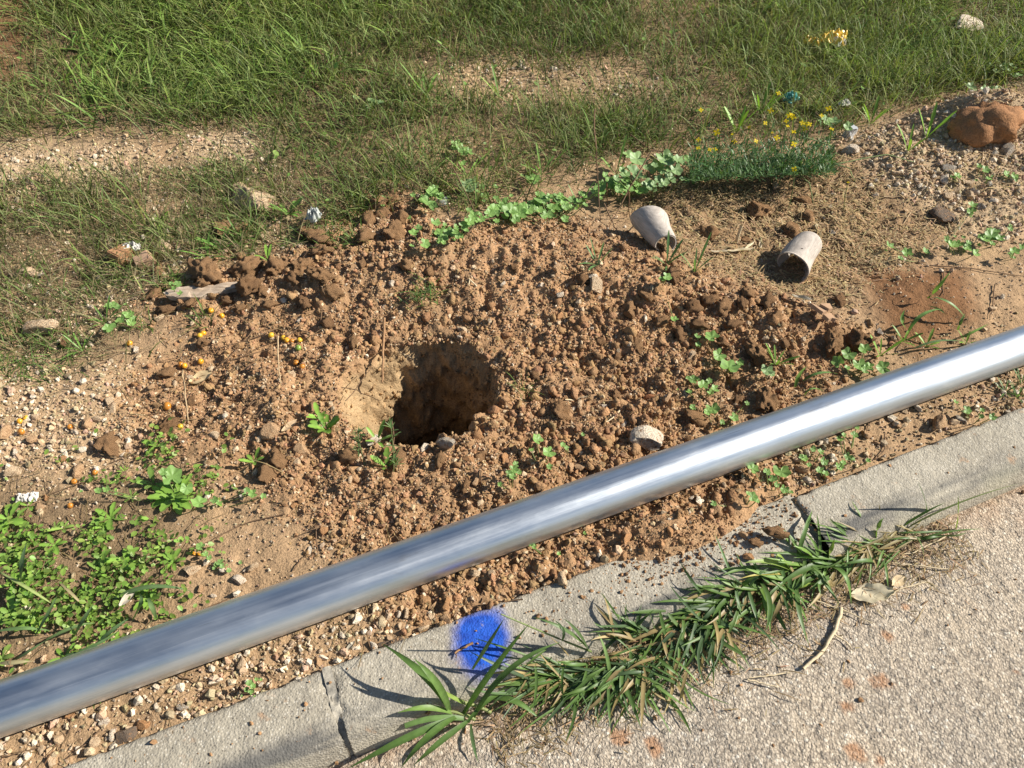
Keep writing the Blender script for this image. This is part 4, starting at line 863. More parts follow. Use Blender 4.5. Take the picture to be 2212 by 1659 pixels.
mallow(c3([(40, 1035, 30), (140, 1115, 26), (75, 1165, 22), (20, 1160, 20)], A3), 'mallow leaves at the foot of the feathery flower plant', fill=8)
mallow(c3([(190, 525, 42), (95, 520, 20), (100, 575, 18)], A6), 'mallow seedling among dark clods behind the pipe')
mallow(c3([(300, 725, 66), (235, 645, 42), (370, 690, 24)], A6), 'mallow seedling with one large dark leaf behind the pipe')
mallow(c3([(545, 740, 40), (575, 760, 24)], A6), 'single grey-green leaf below the green grass sprout', grey=True)
mallow(c3([(1005, 685, 36), (1075, 637, 42), (1180, 605, 36), (1145, 705, 42), (1210, 720, 30), (1300, 725, 42), (1065, 725, 18), (1180, 740, 26)], A6), 'mallow plant with six round leaves against the pipe at right', hgt=(0.02, 0.06))
mallow(c3([(195, 990, 40), (330, 1045, 30), (65, 980, 20), (255, 1078, 18), (160, 1010, 24), (415, 955, 16)], A6), 'mallow seedling close behind the pipe right of centre')
mallow(c3([(130, 840, 34), (70, 800, 28), (210, 860, 26), (40, 880, 20), (170, 810, 20)], A6), 'small weed with dry sticks left of the mallow seedlings', fill=5)
mallow(c3([(1840, 1000, 26), (1940, 1000, 16), (2010, 1042, 24), (1770, 945, 16), (1935, 1040, 16)], A6), 'thin seedlings between pipe and kerb at far right')
mallow(c3([(640, 1400, 52), (585, 1445, 28), (660, 1510, 26), (455, 1380, 34), (545, 1400, 24), (610, 1480, 20), (700, 1530, 16)], A6), 'weed with one large leaf below the pipe by the kerb joint')
mallow(c3([(785, 1310, 24), (845, 1250, 18), (895, 1270, 22), (820, 1355, 16), (765, 1300, 16)], A6), 'small seedling group under the right half of the pipe')
mallow(c3([(915, 1330, 26), (1015, 1360, 28), (890, 1390, 26), (925, 1410, 20), (1040, 1340, 18)], A6), 'row of seedlings between pipe and right kerb stone')
mallow(c3([(1075, 1300, 26), (1110, 1160, 24), (1020, 1185, 20), (1125, 1110, 18), (1045, 1160, 16), (1205, 1325, 16), (1100, 1315, 18)], A6), 'sparse seedlings in gravel below the pipe at right')
mallow(c3([(450, 1560, 30), (480, 1585, 18), (425, 1540, 16), (200, 1605, 20)], A6), 'tiny seedling left of the open kerb joint')
mallow(c3([(1270, 1190, 36), (1345, 1275, 42), (1350, 1365, 20), (1230, 1255, 16)], A5), 'seedling with two holed leaves in front of the hole')
mallow(c3([(1115, 1385, 28), (1085, 1410, 22), (1130, 1350, 20), (1110, 1430, 22), (1150, 1400, 18), (1030, 1480, 16)], A5), 'small weed in the soil just above the pipe centre')
mallow(c3([(1435, 1225, 18), (1460, 1245, 16), (1565, 1155, 12)], A5), 'tiny seedling right of the two holed leaves')
mallow(c3([(1115, 1430, 62), (1290, 1600, 46), (1210, 1505, 36), (1060, 1400, 26)], A4), 'mallow with a large grey-green leaf at the weed patch top left', hgt=(0.03, 0.06))
mallow(c3([(835, 380, 30), (780, 420, 28), (850, 430, 26), (800, 390, 22), (870, 405, 18)], A4), 'bright green rosette on pebbles left of the spoil', fill=4, hgt=(0.005, 0.02))
mallow(c3([(700, 470, 30), (725, 462, 24), (690, 485, 18)], A4), 'small round-leaved weed below the bright rosette at left')
mallow(c3([(1150, 185, 24), (1125, 210, 18), (1165, 240, 18), (1110, 180, 14)], A4), 'clover-like weed left of the weathered board')
mallow(c3([(735, 320, 24), (700, 330, 22), (760, 330, 20)], A4), 'small weed in grass below the brick piece', fill=3)
mallow(c3([(1390, 1580, 24), (1640, 1540, 26), (1600, 1520, 20), (690, 1510, 22), (640, 1520, 20), (1420, 1600, 18)], A4), 'thin weeds at the edge of the lower left patch', fill=6)
mallow(c3([(1300, 225, 28), (1355, 295, 18), (1330, 270, 18)], A7), 'seedling beside the split orange fruit')
mallow(c3([(1430, 330, 24), (1405, 340, 18), (1440, 350, 16)], A7), 'tiny rosette right of the split orange fruit', fill=4, hgt=(0.003, 0.012))
mallow(c3([(1615, 1110, 20), (1640, 1130, 18), (1600, 1150, 16), (1625, 1165, 16)], A7), 'bright green seedling beside the left kerb joint', fill=4)
mallow(c3([(1225, 210, 18), (1250, 225, 16), (1580, 135, 12), (1410, 270, 14)], A8), 'sprouting seedlings under the middle of the pipe')
mallow(c3([(1960, 1100, 26), (1985, 1160, 20), (2100, 1130, 24), (2150, 1140, 22), (1780, 1140, 22), (1750, 1150, 18)], A3), 'flat weeds on the gravel slope at right', fill=5)
mallow(c3([(1880, 1330, 28), (1870, 1370, 26), (1340, 1590, 30), (1455, 1640, 34), (1575, 1630, 26)], A3), 'round-leaved weed below the flat brown stone', fill=3)
mallow(c3([(2000, 1530, 44), (1960, 1550, 30), (2060, 1545, 28), (2120, 1480, 20), (1990, 1500, 26)], A3), 'leafy rosette on the right slope', fill=6)
mallow(c3([(1750, 1590, 34), (1840, 1610, 30), (1900, 1640, 26), (1720, 1560, 22), (1790, 1580, 26), (1850, 1575, 20)], A3), 'leafy weed below the rosette on the right slope', fill=8)
mallow(c3([(2150, 1630, 30), (2200, 1600, 22), (2120, 1650, 20)], A3), 'weed leaves at the right edge of the slope', fill=4)
mallow(c3([(330, 265, 30), (300, 280, 24), (380, 540, 24)], (1330, 510)), 'mallow at the mouth of the left grey tube fragment', org=(1432, 600))

# ------------------------------------------------------------------ leafy rosettes
def lance_leaf(parent, base, d, L, wd, col, lift, droop, toothed=True):
    n = 9; V = []; C = []; side = Vector((-d.y, d.x, 0)); c = np.array(col)
    for i in range(n):
        t = i / (n - 1); p = base + d * (L * (t - 0.12 * droop * t * t)) + Vector((0, 0, L * (lift * t - droop * t * t)))
        w_ = wd * (math.sin(math.pi * min(1, t * 0.92 + 0.03)) ** 0.8 * (0.55 + 0.6 * t)) * (1 + (0.12 * ((i % 2) * 2 - 1) if toothed else 0))
        V += [tuple(p - side * w_ + Vector((0, 0, w_ * 0.35))), tuple(p), tuple(p + side * w_ + Vector((0, 0, w_ * 0.35)))]; C += [c, c * 1.35, c]
    return leaf_part(parent, 'leaf', np.array(V), quads(n, 3), np.array(C), M['leaf'])
def rosette(u, v, n, lpx, label, col=(0.21, 0.36, 0.065), wr=0.20, lift=(0.2, 0.7), name='leafy_weed', group=None):
    b = hit(u, v); pl = empty(name, b); m = pxm(b)
    for k in range(n):
        a = 6.28 * k / n + random.uniform(-.35, .35); L = lpx * m * random.uniform(0.7, 1.15)
        lance_leaf(pl, Vector((0, 0, 0.002)), Vector((math.cos(a), math.sin(a), 0)), L, L * wr * random.uniform(0.8, 1.2), np.array(col) * random.uniform(0.8, 1.2), random.uniform(*lift), random.uniform(0.1, 0.4))
    return tag(pl, label, 'weed', group)
rosette(378, 1075, 11, 52, 'bright green toothed-leaf rosette at the top of the lower left weeds')
rosette(705, 930, 9, 34, 'leafy weed standing left of the hole below the twigs', wr=0.22, lift=(0.6, 1.2))
rosette(690, 905, 6, 24, 'small leafy weed above the one left of the hole', lift=(0.6, 1.2))
rosette(335, 965, 4, 30, 'two broad bright leaves beside the dug-up twigs')
rosette(550, 1000, 5, 26, 'small upright weed left of the soil clod', lift=(0.6, 1.3))
rosette(240, 1120, 7, 38, 'bright leafy weed in the upper lower-left patch'); rosette(225, 1140, 5, 26, 'smaller leafy weed beside the bright one at lower left', group=None)
rosette(20, 1125, 7, 46, 'broad-leaved weed at the left edge above the grass'); rosette(70, 1250, 6, 48, 'broad pale green leaves in the lower left corner weeds'); rosette(25, 1330, 7, 48, 'large-leaved weed at the far left by the pipe')
rosette(70, 1345, 6, 34, 'round-leaved weed just above the pipe at far left'); rosette(140, 1420, 5, 30, 'bright leaves touching the pipe at lower left'); rosette(375, 1215, 7, 34, 'leafy weed at the right end of the lower left patch')
rosette(320, 1290, 6, 36, 'leafy weed by the pipe under the long grass blade'); rosette(200, 1285, 6, 32, 'leafy weed amid the long grey-green blades'); rosette(270, 1210, 7, 34, 'leafy weed in the centre of the lower left patch')
rosette(120, 1180, 6, 30, 'pale leafy weed at the left of the lower left patch'); rosette(250, 1385, 5, 28, 'leafy weed on the near edge of the patch by the pipe')
rosette(625, 465, 8, 44, 'strap-leaved green rosette at the grass edge behind the clods', col=(0.19, 0.34, 0.075), wr=0.13, lift=(0.6, 1.2))
rosette(590, 470, 5, 30, 'smaller strap-leaved rosette left of the other', col=(0.19, 0.34, 0.075), wr=0.14, lift=(0.5, 1.0))
rosette(350, 475, 4, 36, 'flat pale leaves in the thin grass at upper left', wr=0.16, lift=(0.05, 0.2))
rosette(580, 565, 6, 34, 'green strap-leaved weed at the edge of the clods', wr=0.12, lift=(0.4, 1.0))
rosette(815, 955, 5, 34, 'narrow green leaves in front of the white stone by the hole', wr=0.14, lift=(0.6, 1.2)); rosette(835, 1010, 4, 30, 'two upright green leaves under the thin weed by the hole', wr=0.22, lift=(0.9, 1.5))
rosette(1675, 790, 8, 40, 'bright green grass-like sprout behind the pipe at right', wr=0.08, lift=(0.9, 1.8), col=(0.20, 0.36, 0.07))
for u, v in [(1900, 770), (1950, 740), (2085, 745), (2000, 750)]: rosette(u, v, 5, 36, 'slender green seedling behind the right end of the pipe', wr=0.09, lift=(0.7, 1.5), group='seedlings behind the pipe')
for u, v in [(1440, 575), (1290, 575), (1500, 590)]: rosette(u, v, 7, 44, 'blue-green grass sprout on the spoil near the grey tube fragments', wr=0.06, lift=(0.7, 1.8), col=(0.13, 0.24, 0.085), group='grass sprouts on the spoil')
for u, v in [(2000, 300), (1590, 290), (1960, 330), (1640, 250), (1880, 270)]: rosette(u, v, 5, 42, 'upright bright green shoot at the upper right grass edge', wr=0.09, lift=(1.2, 2.2), group='green shoots at the upper right')
for u, v in [(480, 540), (450, 560), (520, 520), (230, 700), (180, 760)]: rosette(u, v, 9, 44, 'spreading green grass tuft at the left grass edge', wr=0.06, lift=(0.5, 1.3), col=(0.15, 0.28, 0.06), group='grass tufts at left')
for u, v in [(920, 210), (1010, 385), (1170, 380), (1330, 380), (1080, 215), (1250, 450)]: rosette(u, v, 6, 50, 'broad bent green grass plant in the middle of the far grass', wr=0.055, lift=(0.6, 1.6), col=(0.22, 0.36, 0.09), group='broad grass plants')
for u, v in [(230, 1500), (205, 1510), (2195, 860), (2170, 850), (2205, 830)]: rosette(u, v, 10, 30, 'fine green weed tuft growing out along the pipe', wr=0.06, lift=(0.5, 1.6), col=(0.10, 0.19, 0.05), group='weed tufts along the pipe')

_k = 0
while _k < 34:
    _u, _v = random.uniform(-20, 420), random.uniform(1020, 1450); _p = hit(_u, _v)
    if sdist(POLY['cover'], np.array([_p.x]), np.array([_p.y]))[0] > 0.0 and st(_p.x, _p.y)[0] > 0.22:
        rosette(_u, _v, random.randint(4, 8), random.uniform(14, 30), 'small leafy weed in the lower left weed patch', wr=random.uniform(0.14, 0.28), lift=(0.2, 1.0), col=random.choice([(0.23, 0.37, 0.07), (0.19, 0.31, 0.07), (0.26, 0.38, 0.09)]), group='small weeds of the lower left patch')
    _k += 1
# ------------------------------------------------------------------ coarse grass torn up along the kerb
GREEN = (0.105, 0.185, 0.050); YG = (0.24, 0.33, 0.080); BG = (0.085, 0.140, 0.060)
def at8(x, y, h_=0.0): return hit(A8[0] + x / 3, A8[1] + y / 3, h_)
def at9(x, y, h_=0.0): return hit(A9[0] + x / 3, A9[1] + y / 3, h_)
tuft = empty('grass_tuft', at8(860, 1340))
def lf(b, m, t, w_, col, tw=0.0, fold=0.3, f=at8, pl=None, name='leaf', blunt=False): return blade_leaf(pl or tuft, f(*b), f(*t), 0, w_, col, fold, 12, f(*m), tw, blunt, name)
lf((700, 1290, .03), (640, 1080, .15), (262, 852, .07), .0175, GREEN, 0.5)
lf((700, 1290, .03), (650, 1100, .13), (470, 950, .10), .0160, (0.135, 0.225, 0.06), 0.2)
lf((860, 1260, .02), (700, 1210, .04), (560, 1090, .09), .0090, YG)
lf((720, 1305, .03), (560, 1235, .07), (365, 1302, .035), .0125, (0.17, 0.27, 0.07))
lf((800, 1340, .02), (600, 1310, .05), (412, 1388, .03), .0150, (0.15, 0.25, 0.085), 0, .2, blunt=True)
lf((740, 1330, .03), (420, 1450, .10), (40, 1665, .015), .0150, GREEN, 0.3)
lf((740, 1330, .03), (560, 1420, .10), (380, 1668, .02), .0150, GREEN, -0.2)
lf((830, 1350, .02), (640, 1480, .07), (465, 1645, .015), .0130, (0.12, 0.205, 0.06))
lf((790, 1310, .02), (960, 1040, .12), (1225, 715, .16), .0150, GREEN, 0.4)
lf((860, 1330, .02), (1030, 960, .13), (1425, 842, .11), .0120, GREEN, -0.3)
lf((850, 1020, .02), (960, 850, .10), (1057, 688, .13), .0090, BG, 0.2)
lf((1240, 1090, .03), (1050, 1020, .06), (825, 900, .06), .0085, (0.06, 0.10, 0.05), 0.2)
lf((840, 1375, .01), (845, 1500, .03), (888, 1625, .008), .0080, BG)
lf((980, 1210, .02), (1130, 1180, .05), (1295, 1352, .01), .0130, GREEN)
lf((1060, 1160, .03), (900, 1220, .06), (780, 1420, .01), .0100, GREEN)
V, F = tubemesh(local(bez(at8(865, 1345, .008), at8(790, 1300, .022), at8(690, 1290, .03), 6), tuft.location), [0.0045, 0.0045, 0.0042, 0.004, 0.0036, 0.0032, 0.003]); leaf_part(tuft, 'stem', V, F, np.tile(np.array((0.36, 0.42, 0.15)), (len(V), 1)), M['leaf'])
V, F = tubemesh(local(bez(at8(970, 1300, .008), at8(880, 1250, .02), at8(780, 1230, .03), 6), tuft.location), [0.0042] * 4 + [0.0034] * 3); leaf_part(tuft, 'stem', V, F, np.tile(np.array((0.34, 0.38, 0.15)), (len(V), 1)), M['leaf'])
tag(tuft, 'cut grass tuft with long broad blades lying over the kerb below the blue mark', 'grass tuft')
seed_stem = empty('bent_grass', at8(1600, 905)); V, F = tubemesh(local(bez(at8(1620, 905, .03), at8(1350, 800, .09), at8(1035, 662, .14), 10), seed_stem.location), list(np.linspace(0.0026, 0.0016, 11))); leaf_part(seed_stem, 'stem', V, F, np.tile(np.array((0.26, 0.33, 0.12)), (len(V), 1)), M['leaf'])
lf((1430, 835, .10), (1470, 760, .13), (1380, 700, .09), .006, BG, pl=seed_stem); lf((1600, 890, .04), (1480, 740, .16), (1240, 680, .10), .0085, (0.10, 0.16, 0.06), 0.3, pl=seed_stem)
lf((1600, 895, .04), (1540, 760, .12), (1440, 690, .09), .008, (0.10, 0.16, 0.06), 0.3, pl=seed_stem)
tag(seed_stem, 'pale bent grass stem sticking out over the blue mark', 'grass stem')
def big_tuft(f, cx, cy, nb, dirs, lpx, w_, label, seed, upm=0.06, cols=(GREEN, BG, (0.135, 0.22, 0.06))):
    r = random.Random(seed); pl = empty('grass_tuft', f(cx, cy)); nb = int(nb * 1.7); lpx *= 1.25
    for k in range(nb):
        a = r.gauss(dirs[0], dirs[1]); L = lpx * r.uniform(0.45, 1.15)
        bx, by = cx + r.gauss(0, lpx * 0.26), cy + r.gauss(0, lpx * 0.13)
        tx, ty = bx + math.cos(a) * L, by + math.sin(a) * L * 0.8
        h1 = r.uniform(0.15, 1.0) * upm; mid = ((bx + tx) / 2 + r.gauss(0, L * 0.10), (by + ty) / 2 + r.gauss(0, L * 0.08), h1)
        dead = r.random() < 0.16
        blade_leaf(pl, f(bx, by, r.uniform(0.0, 0.03)), f(tx, ty, max(0.004, r.gauss(0.012, 0.016))), 0, w_ * r.uniform(0.45, 1.05), (0.36, 0.27, 0.13) if dead else np.array(r.choice(cols)) * r.uniform(0.8, 1.25), 0.3, 7, f(*mid), r.gauss(0, 0.5))
    tag(pl, label, 'grass tuft', 'coarse grass tufts along the road gutter'); return pl
big_tuft(at8, 1380, 1050, 26, (2.75, 0.55), 330, .0085, 'flattened dark grass tuft right of the blue mark, pointing left', 21)
big_tuft(at8, 1640, 1050, 48, (2.2, 0.75), 330, .0090, 'dense dark grass tuft in the middle of the kerb grass', 22)
big_tuft(at8, 1930, 1000, 52, (1.85, 0.7), 380, .0095, 'largest dense grass tuft spilling onto the road', 23)
big_tuft(at9, 80, 720, 46, (1.75, 0.8), 360, .0100, 'dark grass tuft below the soil spill, spilling onto asphalt', 24)
big_tuft(at8, 1900, 780, 24, (3.6, 0.9), 230, .0075, 'short grass tuft lying up on the kerb beside the dense mass', 25)
big_tuft(at9, 330, 560, 34, (2.4, 1.1), 290, .0095, 'grass tuft with dry blades in front of the kerb spill', 26)
big_tuft(at9, 620, 450, 30, (2.6, 1.3), 300, .0120, 'bright grass tuft with broad blades near the open kerb joint', 27, cols=(GREEN, (0.16, 0.26, 0.065), (0.10, 0.18, 0.06)))
big_tuft(at9, 900, 330, 26, (3.3, 1.5), 280, .0110, 'grass tuft in front of the open kerb joint', 28, cols=(GREEN, (0.17, 0.28, 0.07)))
big_tuft(at9, 1180, 210, 30, (2.9, 1.2), 260, .0080, 'mixed dry and green grass tuft right of the open kerb joint', 29, cols=(GREEN, (0.36, 0.28, 0.15), (0.14, 0.22, 0.06)))
big_tuft(at9, 1480, 140, 22, (2.9, 0.7), 280, .0070, 'thin grass tuft along the foot of the right kerb stone', 30, cols=(GREEN, (0.34, 0.28, 0.15)))
sp = empty('grass_tuft', at9(1560, 60))
for b, m_, t, w_, c_ in [((1380, 150, .0), (1700, -60, .10), (2200, -190, .12), .005, (0.20, 0.24, 0.11)), ((1350, 140, 0), (1560, 0, .08), (1700, -60, .1), .007, GREEN), ((1580, 30, 0), (1590, -60, .10), (1520, -200, .12), .007, BG), ((1770, 110, 0), (1790, 20, .1), (1785, -110, .13), .006, YG), ((1650, 150, 0), (1780, 170, .05), (1840, 130, .03), .006, (0.2, 0.26, 0.11)), ((1500, 190, 0), (1700, 110, .06), (1960, 110, .01), .006, GREEN), ((1240, 200, 0), (1260, 80, .09), (1300, 40, .05), .011, (0.19, 0.30, 0.07))]:
    lf(b, m_, t, w_, c_, 0.3, f=at9, pl=sp)
tag(sp, 'upright wispy grass tuft against the right kerb stone', 'grass tuft', 'coarse grass tufts along the road gutter')
pl = empty('grass_tuft', at9(700, 400))
for b, m_, t, w_, c_ in [((715, 385, .02), (560, 290, .06), (400, 330, .05), .012, YG), ((700, 380, .02), (600, 210, .11), (610, 330, .06), .009, YG), ((950, 360, .03), (1080, 340, .10), (1092, 600, .01), .013, (0.13, 0.23, 0.06)), ((860, 310, .03), (800, 240, .06), (740, 225, .05), .010, (0.17, 0.28, 0.06)), ((940, 310, .02), (960, 240, .07), (985, 175, .06), .011, (0.24, 0.34, 0.07)), ((960, 330, .02), (800, 330, .06), (590, 500, .03), .014, GREEN), ((740, 480, .02), (730, 640, .06), (820, 865, .008), .012, GREEN), ((1240, 330, .02), (1220, 290, .08), (1000, 350, .05), .010, GREEN), ((690, 410, .02), (520, 380, .05), (365, 435, .03), .006, (0.50, 0.42, 0.12)), ((750, 490, .02), (800, 470, .03), (870, 460, .02), .009, (0.28, 0.38, 0.08)), ((1310, 300, .02), (1320, 400, .05), (1332, 490, .01), .007, GREEN)]:
    lf(b, m_, t, w_, c_, 0.25, f=at9, pl=pl)
tag(pl, 'yellow-green curling grass tuft on the kerb below the tall clod', 'grass tuft', 'coarse grass tufts along the road gutter')
# long blades in the lower left weeds and the trailing grass at right
pl = empty('grass_tuft', hit(170, 1290))
def at7(x, y, h_=0.0): return hit(A7[0] + x / 3, A7[1] + y / 3, h_)
for b, m_, t, w_, c_ in [((730, 570, .02), (960, 430, .06), (1240, 515, .01), .012, (0.13, 0.21, 0.085)), ((480, 810, .02), (540, 700, .08), (610, 590, .06), .012, (0.13, 0.2, 0.085)), ((300, 830, .02), (500, 720, .05), (620, 720, .02), .009, (0.15, 0.23, 0.09)), ((140, 470, .02), (130, 330, .10), (175, 195, .08), .012, (0.11, 0.18, 0.08)), ((0, 390, .03), (200, 500, .05), (360, 610, .02), .007, (0.34, 0.40, 0.16)), ((0, 770, .03), (160, 740, .05), (330, 770, .02), .009, (0.16, 0.26, 0.10)), ((620, 860, .02), (760, 740, .06), (850, 680, .02), .011, (0.13, 0.22, 0.09)), ((860, 700, .02), (950, 560, .10), (900, 530, .06), .010, (0.13, 0.21, 0.085)), ((960, 560, .05), (990, 620, .06), (1020, 710, .01), .010, (0.14, 0.22, 0.09)), ((230, 800, .02), (330, 640, .08), (370, 540, .06), .010, (0.14, 0.22, 0.09)), ((100, 960, .01), (200, 900, .04), (300, 830, .02), .007, (0.16, 0.25, 0.1)), ((0, 980, .02), (100, 980, .04), (220, 965, .01), .010, (0.36, 0.32, 0.19)), ((430, 930, .02), (640, 880, .05), (780, 760, .03), .009, (0.13, 0.22, 0.09)), ((380, 450, .03), (480, 540, .05), (560, 630, .01), .006, (0.42, 0.34, 0.2))]:
    lf(b, m_, t, w_, c_, 0.25, f=at7, pl=pl)
tag(pl, 'grey-green grass tuft with long arching blades in the lower left weeds', 'grass tuft')
pl = empty('grass_tuft', hit(2080, 760))
def at6(x, y, h_=0.0): return hit(A6[0] + x / 3, A6[1] + y / 3, h_)
for b, m_, t, w_, c_ in [((1590, 275, .02), (1650, 220, .08), (1735, 100, .09), .012, (0.22, 0.38, 0.07)), ((1465, 485, .02), (1540, 340, .09), (1700, 345, .04), .012, (0.16, 0.29, 0.08)), ((1830, 400, .02), (1740, 280, .09), (1620, 265, .05), .010, (0.15, 0.26, 0.09)), ((1500, 600, .02), (1660, 520, .06), (1850, 560, .02), .008, (0.14, 0.22, 0.09)), ((1780, 540, .01), (1880, 500, .06), (1980, 440, .03), .009, (0.18, 0.30, 0.07)), ((1700, 380, .03), (1690, 350, .05), (1590, 320, .04), .008, (0.2, 0.33, 0.07)), ((1780, 480, .01), (1800, 430, .06), (1830, 370, .05), .009, (0.17, 0.28, 0.08)), ((1445, 470, .01), (1400, 420, .05), (1440, 350, .05), .012, (0.16, 0.29, 0.07)), ((730, 850, .02), (740, 770, .06), (805, 715, .05), .010, (0.20, 0.34, 0.07)), ((780, 810, .02), (880, 730, .07), (1010, 765, .02), .010, (0.15, 0.27, 0.08)), ((790, 900, .01), (830, 830, .05), (920, 880, .01), .007, (0.2, 0.32, 0.09))]:
    lf(b, m_, t, w_, c_, 0.25, f=at6, pl=pl)
tag(pl, 'trailing bright green grass runner behind the right end of the pipe', 'grass')

# ------------------------------------------------------------------ yellow-flowered plant
fp = empty('flowering_plant', hit(1640, 395)); org = fp.location
r = np.random.default_rng(501); PL_ = []
for k in range(4200):
    u = r.uniform(1490, 1800); v = 392 - (u - 1490) * 0.05 - abs(r.normal(0, 34)); h_ = 0.015 + 0.11 * r.random(); p = hit(u, v, h_); PL_.append(tuple(p - org))
PL_ = np.array(PL_); n = len(PL_)
a = r.uniform(0, 6.28, n); L = r.uniform(0.012, 0.042, n); el = r.uniform(0, 1.2, n)
d = np.stack([np.cos(a) * np.cos(el), np.sin(a) * np.cos(el), np.sin(el)], -1); o_ = np.stack([-np.sin(a), np.cos(a), np.zeros(n)], -1) * r.uniform(0.0014, 0.0036, (n, 1))
V = np.stack([PL_, PL_ + d * (L / 2)[:, None] - o_, PL_ + d * L[:, None], PL_ + d * (L / 2)[:, None] + o_], 1).reshape(-1, 3)
fo = obj('foliage', mesh_np('foliage', V, np.arange(4 * n).reshape(-1, 4), np.repeat(cvar(n, (0.11, 0.20, 0.07), r), 4, 0), False), M['leaf'], fp); fo['kind'] = 'stuff'
def flower_mesh():
    V = []; F = []
    for k in range(4):
        a = k * math.pi / 2; e = Vector((math.cos(a), math.sin(a), 0)); s_ = Vector((-e.y, e.x, 0)); b = len(V)
        for (x, y, z) in [(0.05, -.08, 0), (0.05, .08, 0), (0.5, -.30, .10), (0.5, .30, .10), (0.85, -.34, .10), (0.85, .34, .10), (1.0, -.12, .04), (1.0, .12, .04)]: V.append(tuple(e * x + s_ * y + Vector((0, 0, z))))
        F += [(b, b + 2, b + 3, b + 1), (b + 2, b + 4, b + 5, b + 3), (b + 4, b + 6, b + 7, b + 5)]
    b = len(V); V += [(.14, 0, .08), (0, .14, .08), (-.14, 0, .08), (0, -.14, .08)]; F.append((b, b + 1, b + 2, b + 3))
    me = mesh_np('flower', np.array(V), np.array(F), np.array([(0.80, 0.60, 0.015)] * b + [(0.6, 0.38, 0.02)] * 4), True); return me
FL = flower_mesh(); FL.materials.append(mat_leaf('petal', 0.35, 0.5, 0.2))
for (x, y, s_) in [(118, 713, 14), (570, 718, 18), (690, 752, 18), (715, 760, 18), (703, 742, 15), (535, 798, 14), (680, 817, 12), (670, 785, 14), (772, 797, 15), (797, 802, 15), (822, 805, 15), (793, 832, 18), (720, 855, 15), (430, 825, 10), (220, 858, 20), (610, 893, 18), (475, 915, 15), (335, 918, 16), (720, 935, 18), (102, 905, 14), (100, 960, 14), (175, 970, 13), (210, 968, 14), (620, 605, 14), (945, 705, 19), (900, 750, 14), (965, 836, 16), (722, 1097, 17), (1072, 1182, 9), (580, 860, 8), (320, 870, 8)]:
    h_ = random.uniform(0.09, 0.17); p = hit(A3[0] + x / 3, A3[1] + y / 3, h_); m_ = pxm(p)
    f_ = obj('flower', FL, None, fp, loc=p - org, scale=s_ / 3 * m_ * 1.15)
    nrm = (Vector((-p.x, -p.y, CAMZ - p.z)).normalized() * 0.6 + Vector((0, 0, 0.8)) + Vector((random.gauss(0, .25), random.gauss(0, .25), 0))).normalized()
    f_.rotation_mode = 'QUATERNION'; f_.rotation_quaternion = nrm.to_track_quat('Z', 'Y') @ Quaternion((0, 0, 1), random.uniform(0, 1.5))
    g = Vector((p.x + random.gauss(0, .02), p.y - 0.03 + random.gauss(0, .02), 0)); g.z = hz(g.x, g.y)
    V, F = tubemesh(bez(g - org, (g + p) / 2 - org + Vector((random.gauss(0, .015), 0, .01)), p - org, 4), [0.0014] * 5, 4)
    leaf_part(fp, 'stem', V, F, np.tile(np.array((0.15, 0.22, 0.07)), (len(V), 1)), M['leaf'])
tag(fp, 'feathery green plant covered in small yellow four-petalled flowers', 'flower')

# ------------------------------------------------------------------ berries, twigs, dry leaves
def berry_mesh(col):
    V, F = ICO[3]; V = V.copy(); V = V * (1 + 0.03 * fbm3(V, 1.6, 3, 2))[:, None]; V[:, 2] *= 0.93
    V[:, 2] -= 0.16 * np.exp(-((V[:, 0] ** 2 + V[:, 1] ** 2) / 0.05)) * (V[:, 2] > 0)
    return mesh_np('berry', V, F, np.array(col) * (1 + 0.18 * fbm3(V, 2, 8, 2))[:, None], True)
mb = NT('berry_skin'); M['berry'] = mb.fin(mb.attr(), 0.28, None, Specular_IOR_Level=0.5)
BM = [berry_mesh(c) for c in ((0.75, 0.36, 0.025), (0.70, 0.42, 0.04), (0.50, 0.20, 0.03), (0.22, 0.34, 0.06))]
Vc, Fc = tubemesh([Vector((0, 0, 0.75)), Vector((0.05, 0.02, 1.1)), Vector((0.25, 0.05, 1.5))], [0.12, 0.08, 0.07], 5); CALYX = mesh_np('stalk', Vc, Fc)
CALYX.materials.append(M['twig'])
def berry(x, y, off, k, rp, label, group=None):
    p = hit(off[0] + x / 3, off[1] + y / 3 + 1); rad = rp / 3 * pxm(p) * 1.1
    o = obj('berry', BM[k], M['berry'], loc=(p.x, p.y, p.z + rad * 0.75), rot=(random.uniform(-1.2, 1.2), random.uniform(-1.2, 1.2), random.uniform(0, 6)), scale=rad)
    obj('stalk', CALYX, None, o); tag(o, label, 'berry', group)
LB = 'small round orange berry lying on the soil left of the hole'
for x, y, k in [(1370, 360, 0), (1440, 395, 0), (1298, 522, 1), (1322, 507, 0), (845, 572, 0), (1840, 537, 1), (1862, 552, 0), (1895, 558, 2), (1945, 552, 1), (1305, 690, 0), (1200, 718, 0), (1175, 710, 2), (1960, 722, 2), (1920, 697, 2), (460, 1113, 2), (1172, 1110, 1), (485, 1466, 2), (620, 1407, 2), (460, 1622, 2), (175, 1056, 1)]:
    berry(x, y, A4, k, 17, LB, 'orange berries')
berry(1760, 520, A4, 1, 18, 'orange-yellow berry at the top of the upright twig'); berry(1935, 602, A4, 3, 18, 'single green berry below the orange berries')
berry(1090, 985, A4, 2, 26, 'dark orange fruit in the hollow under the dug-up roots'); berry(135, 1078, A4, 0, 18, 'upper orange berry of the pair near the left edge'); berry(145, 1146, A4, 2, 20, 'lower orange berry of the pair near the left edge')
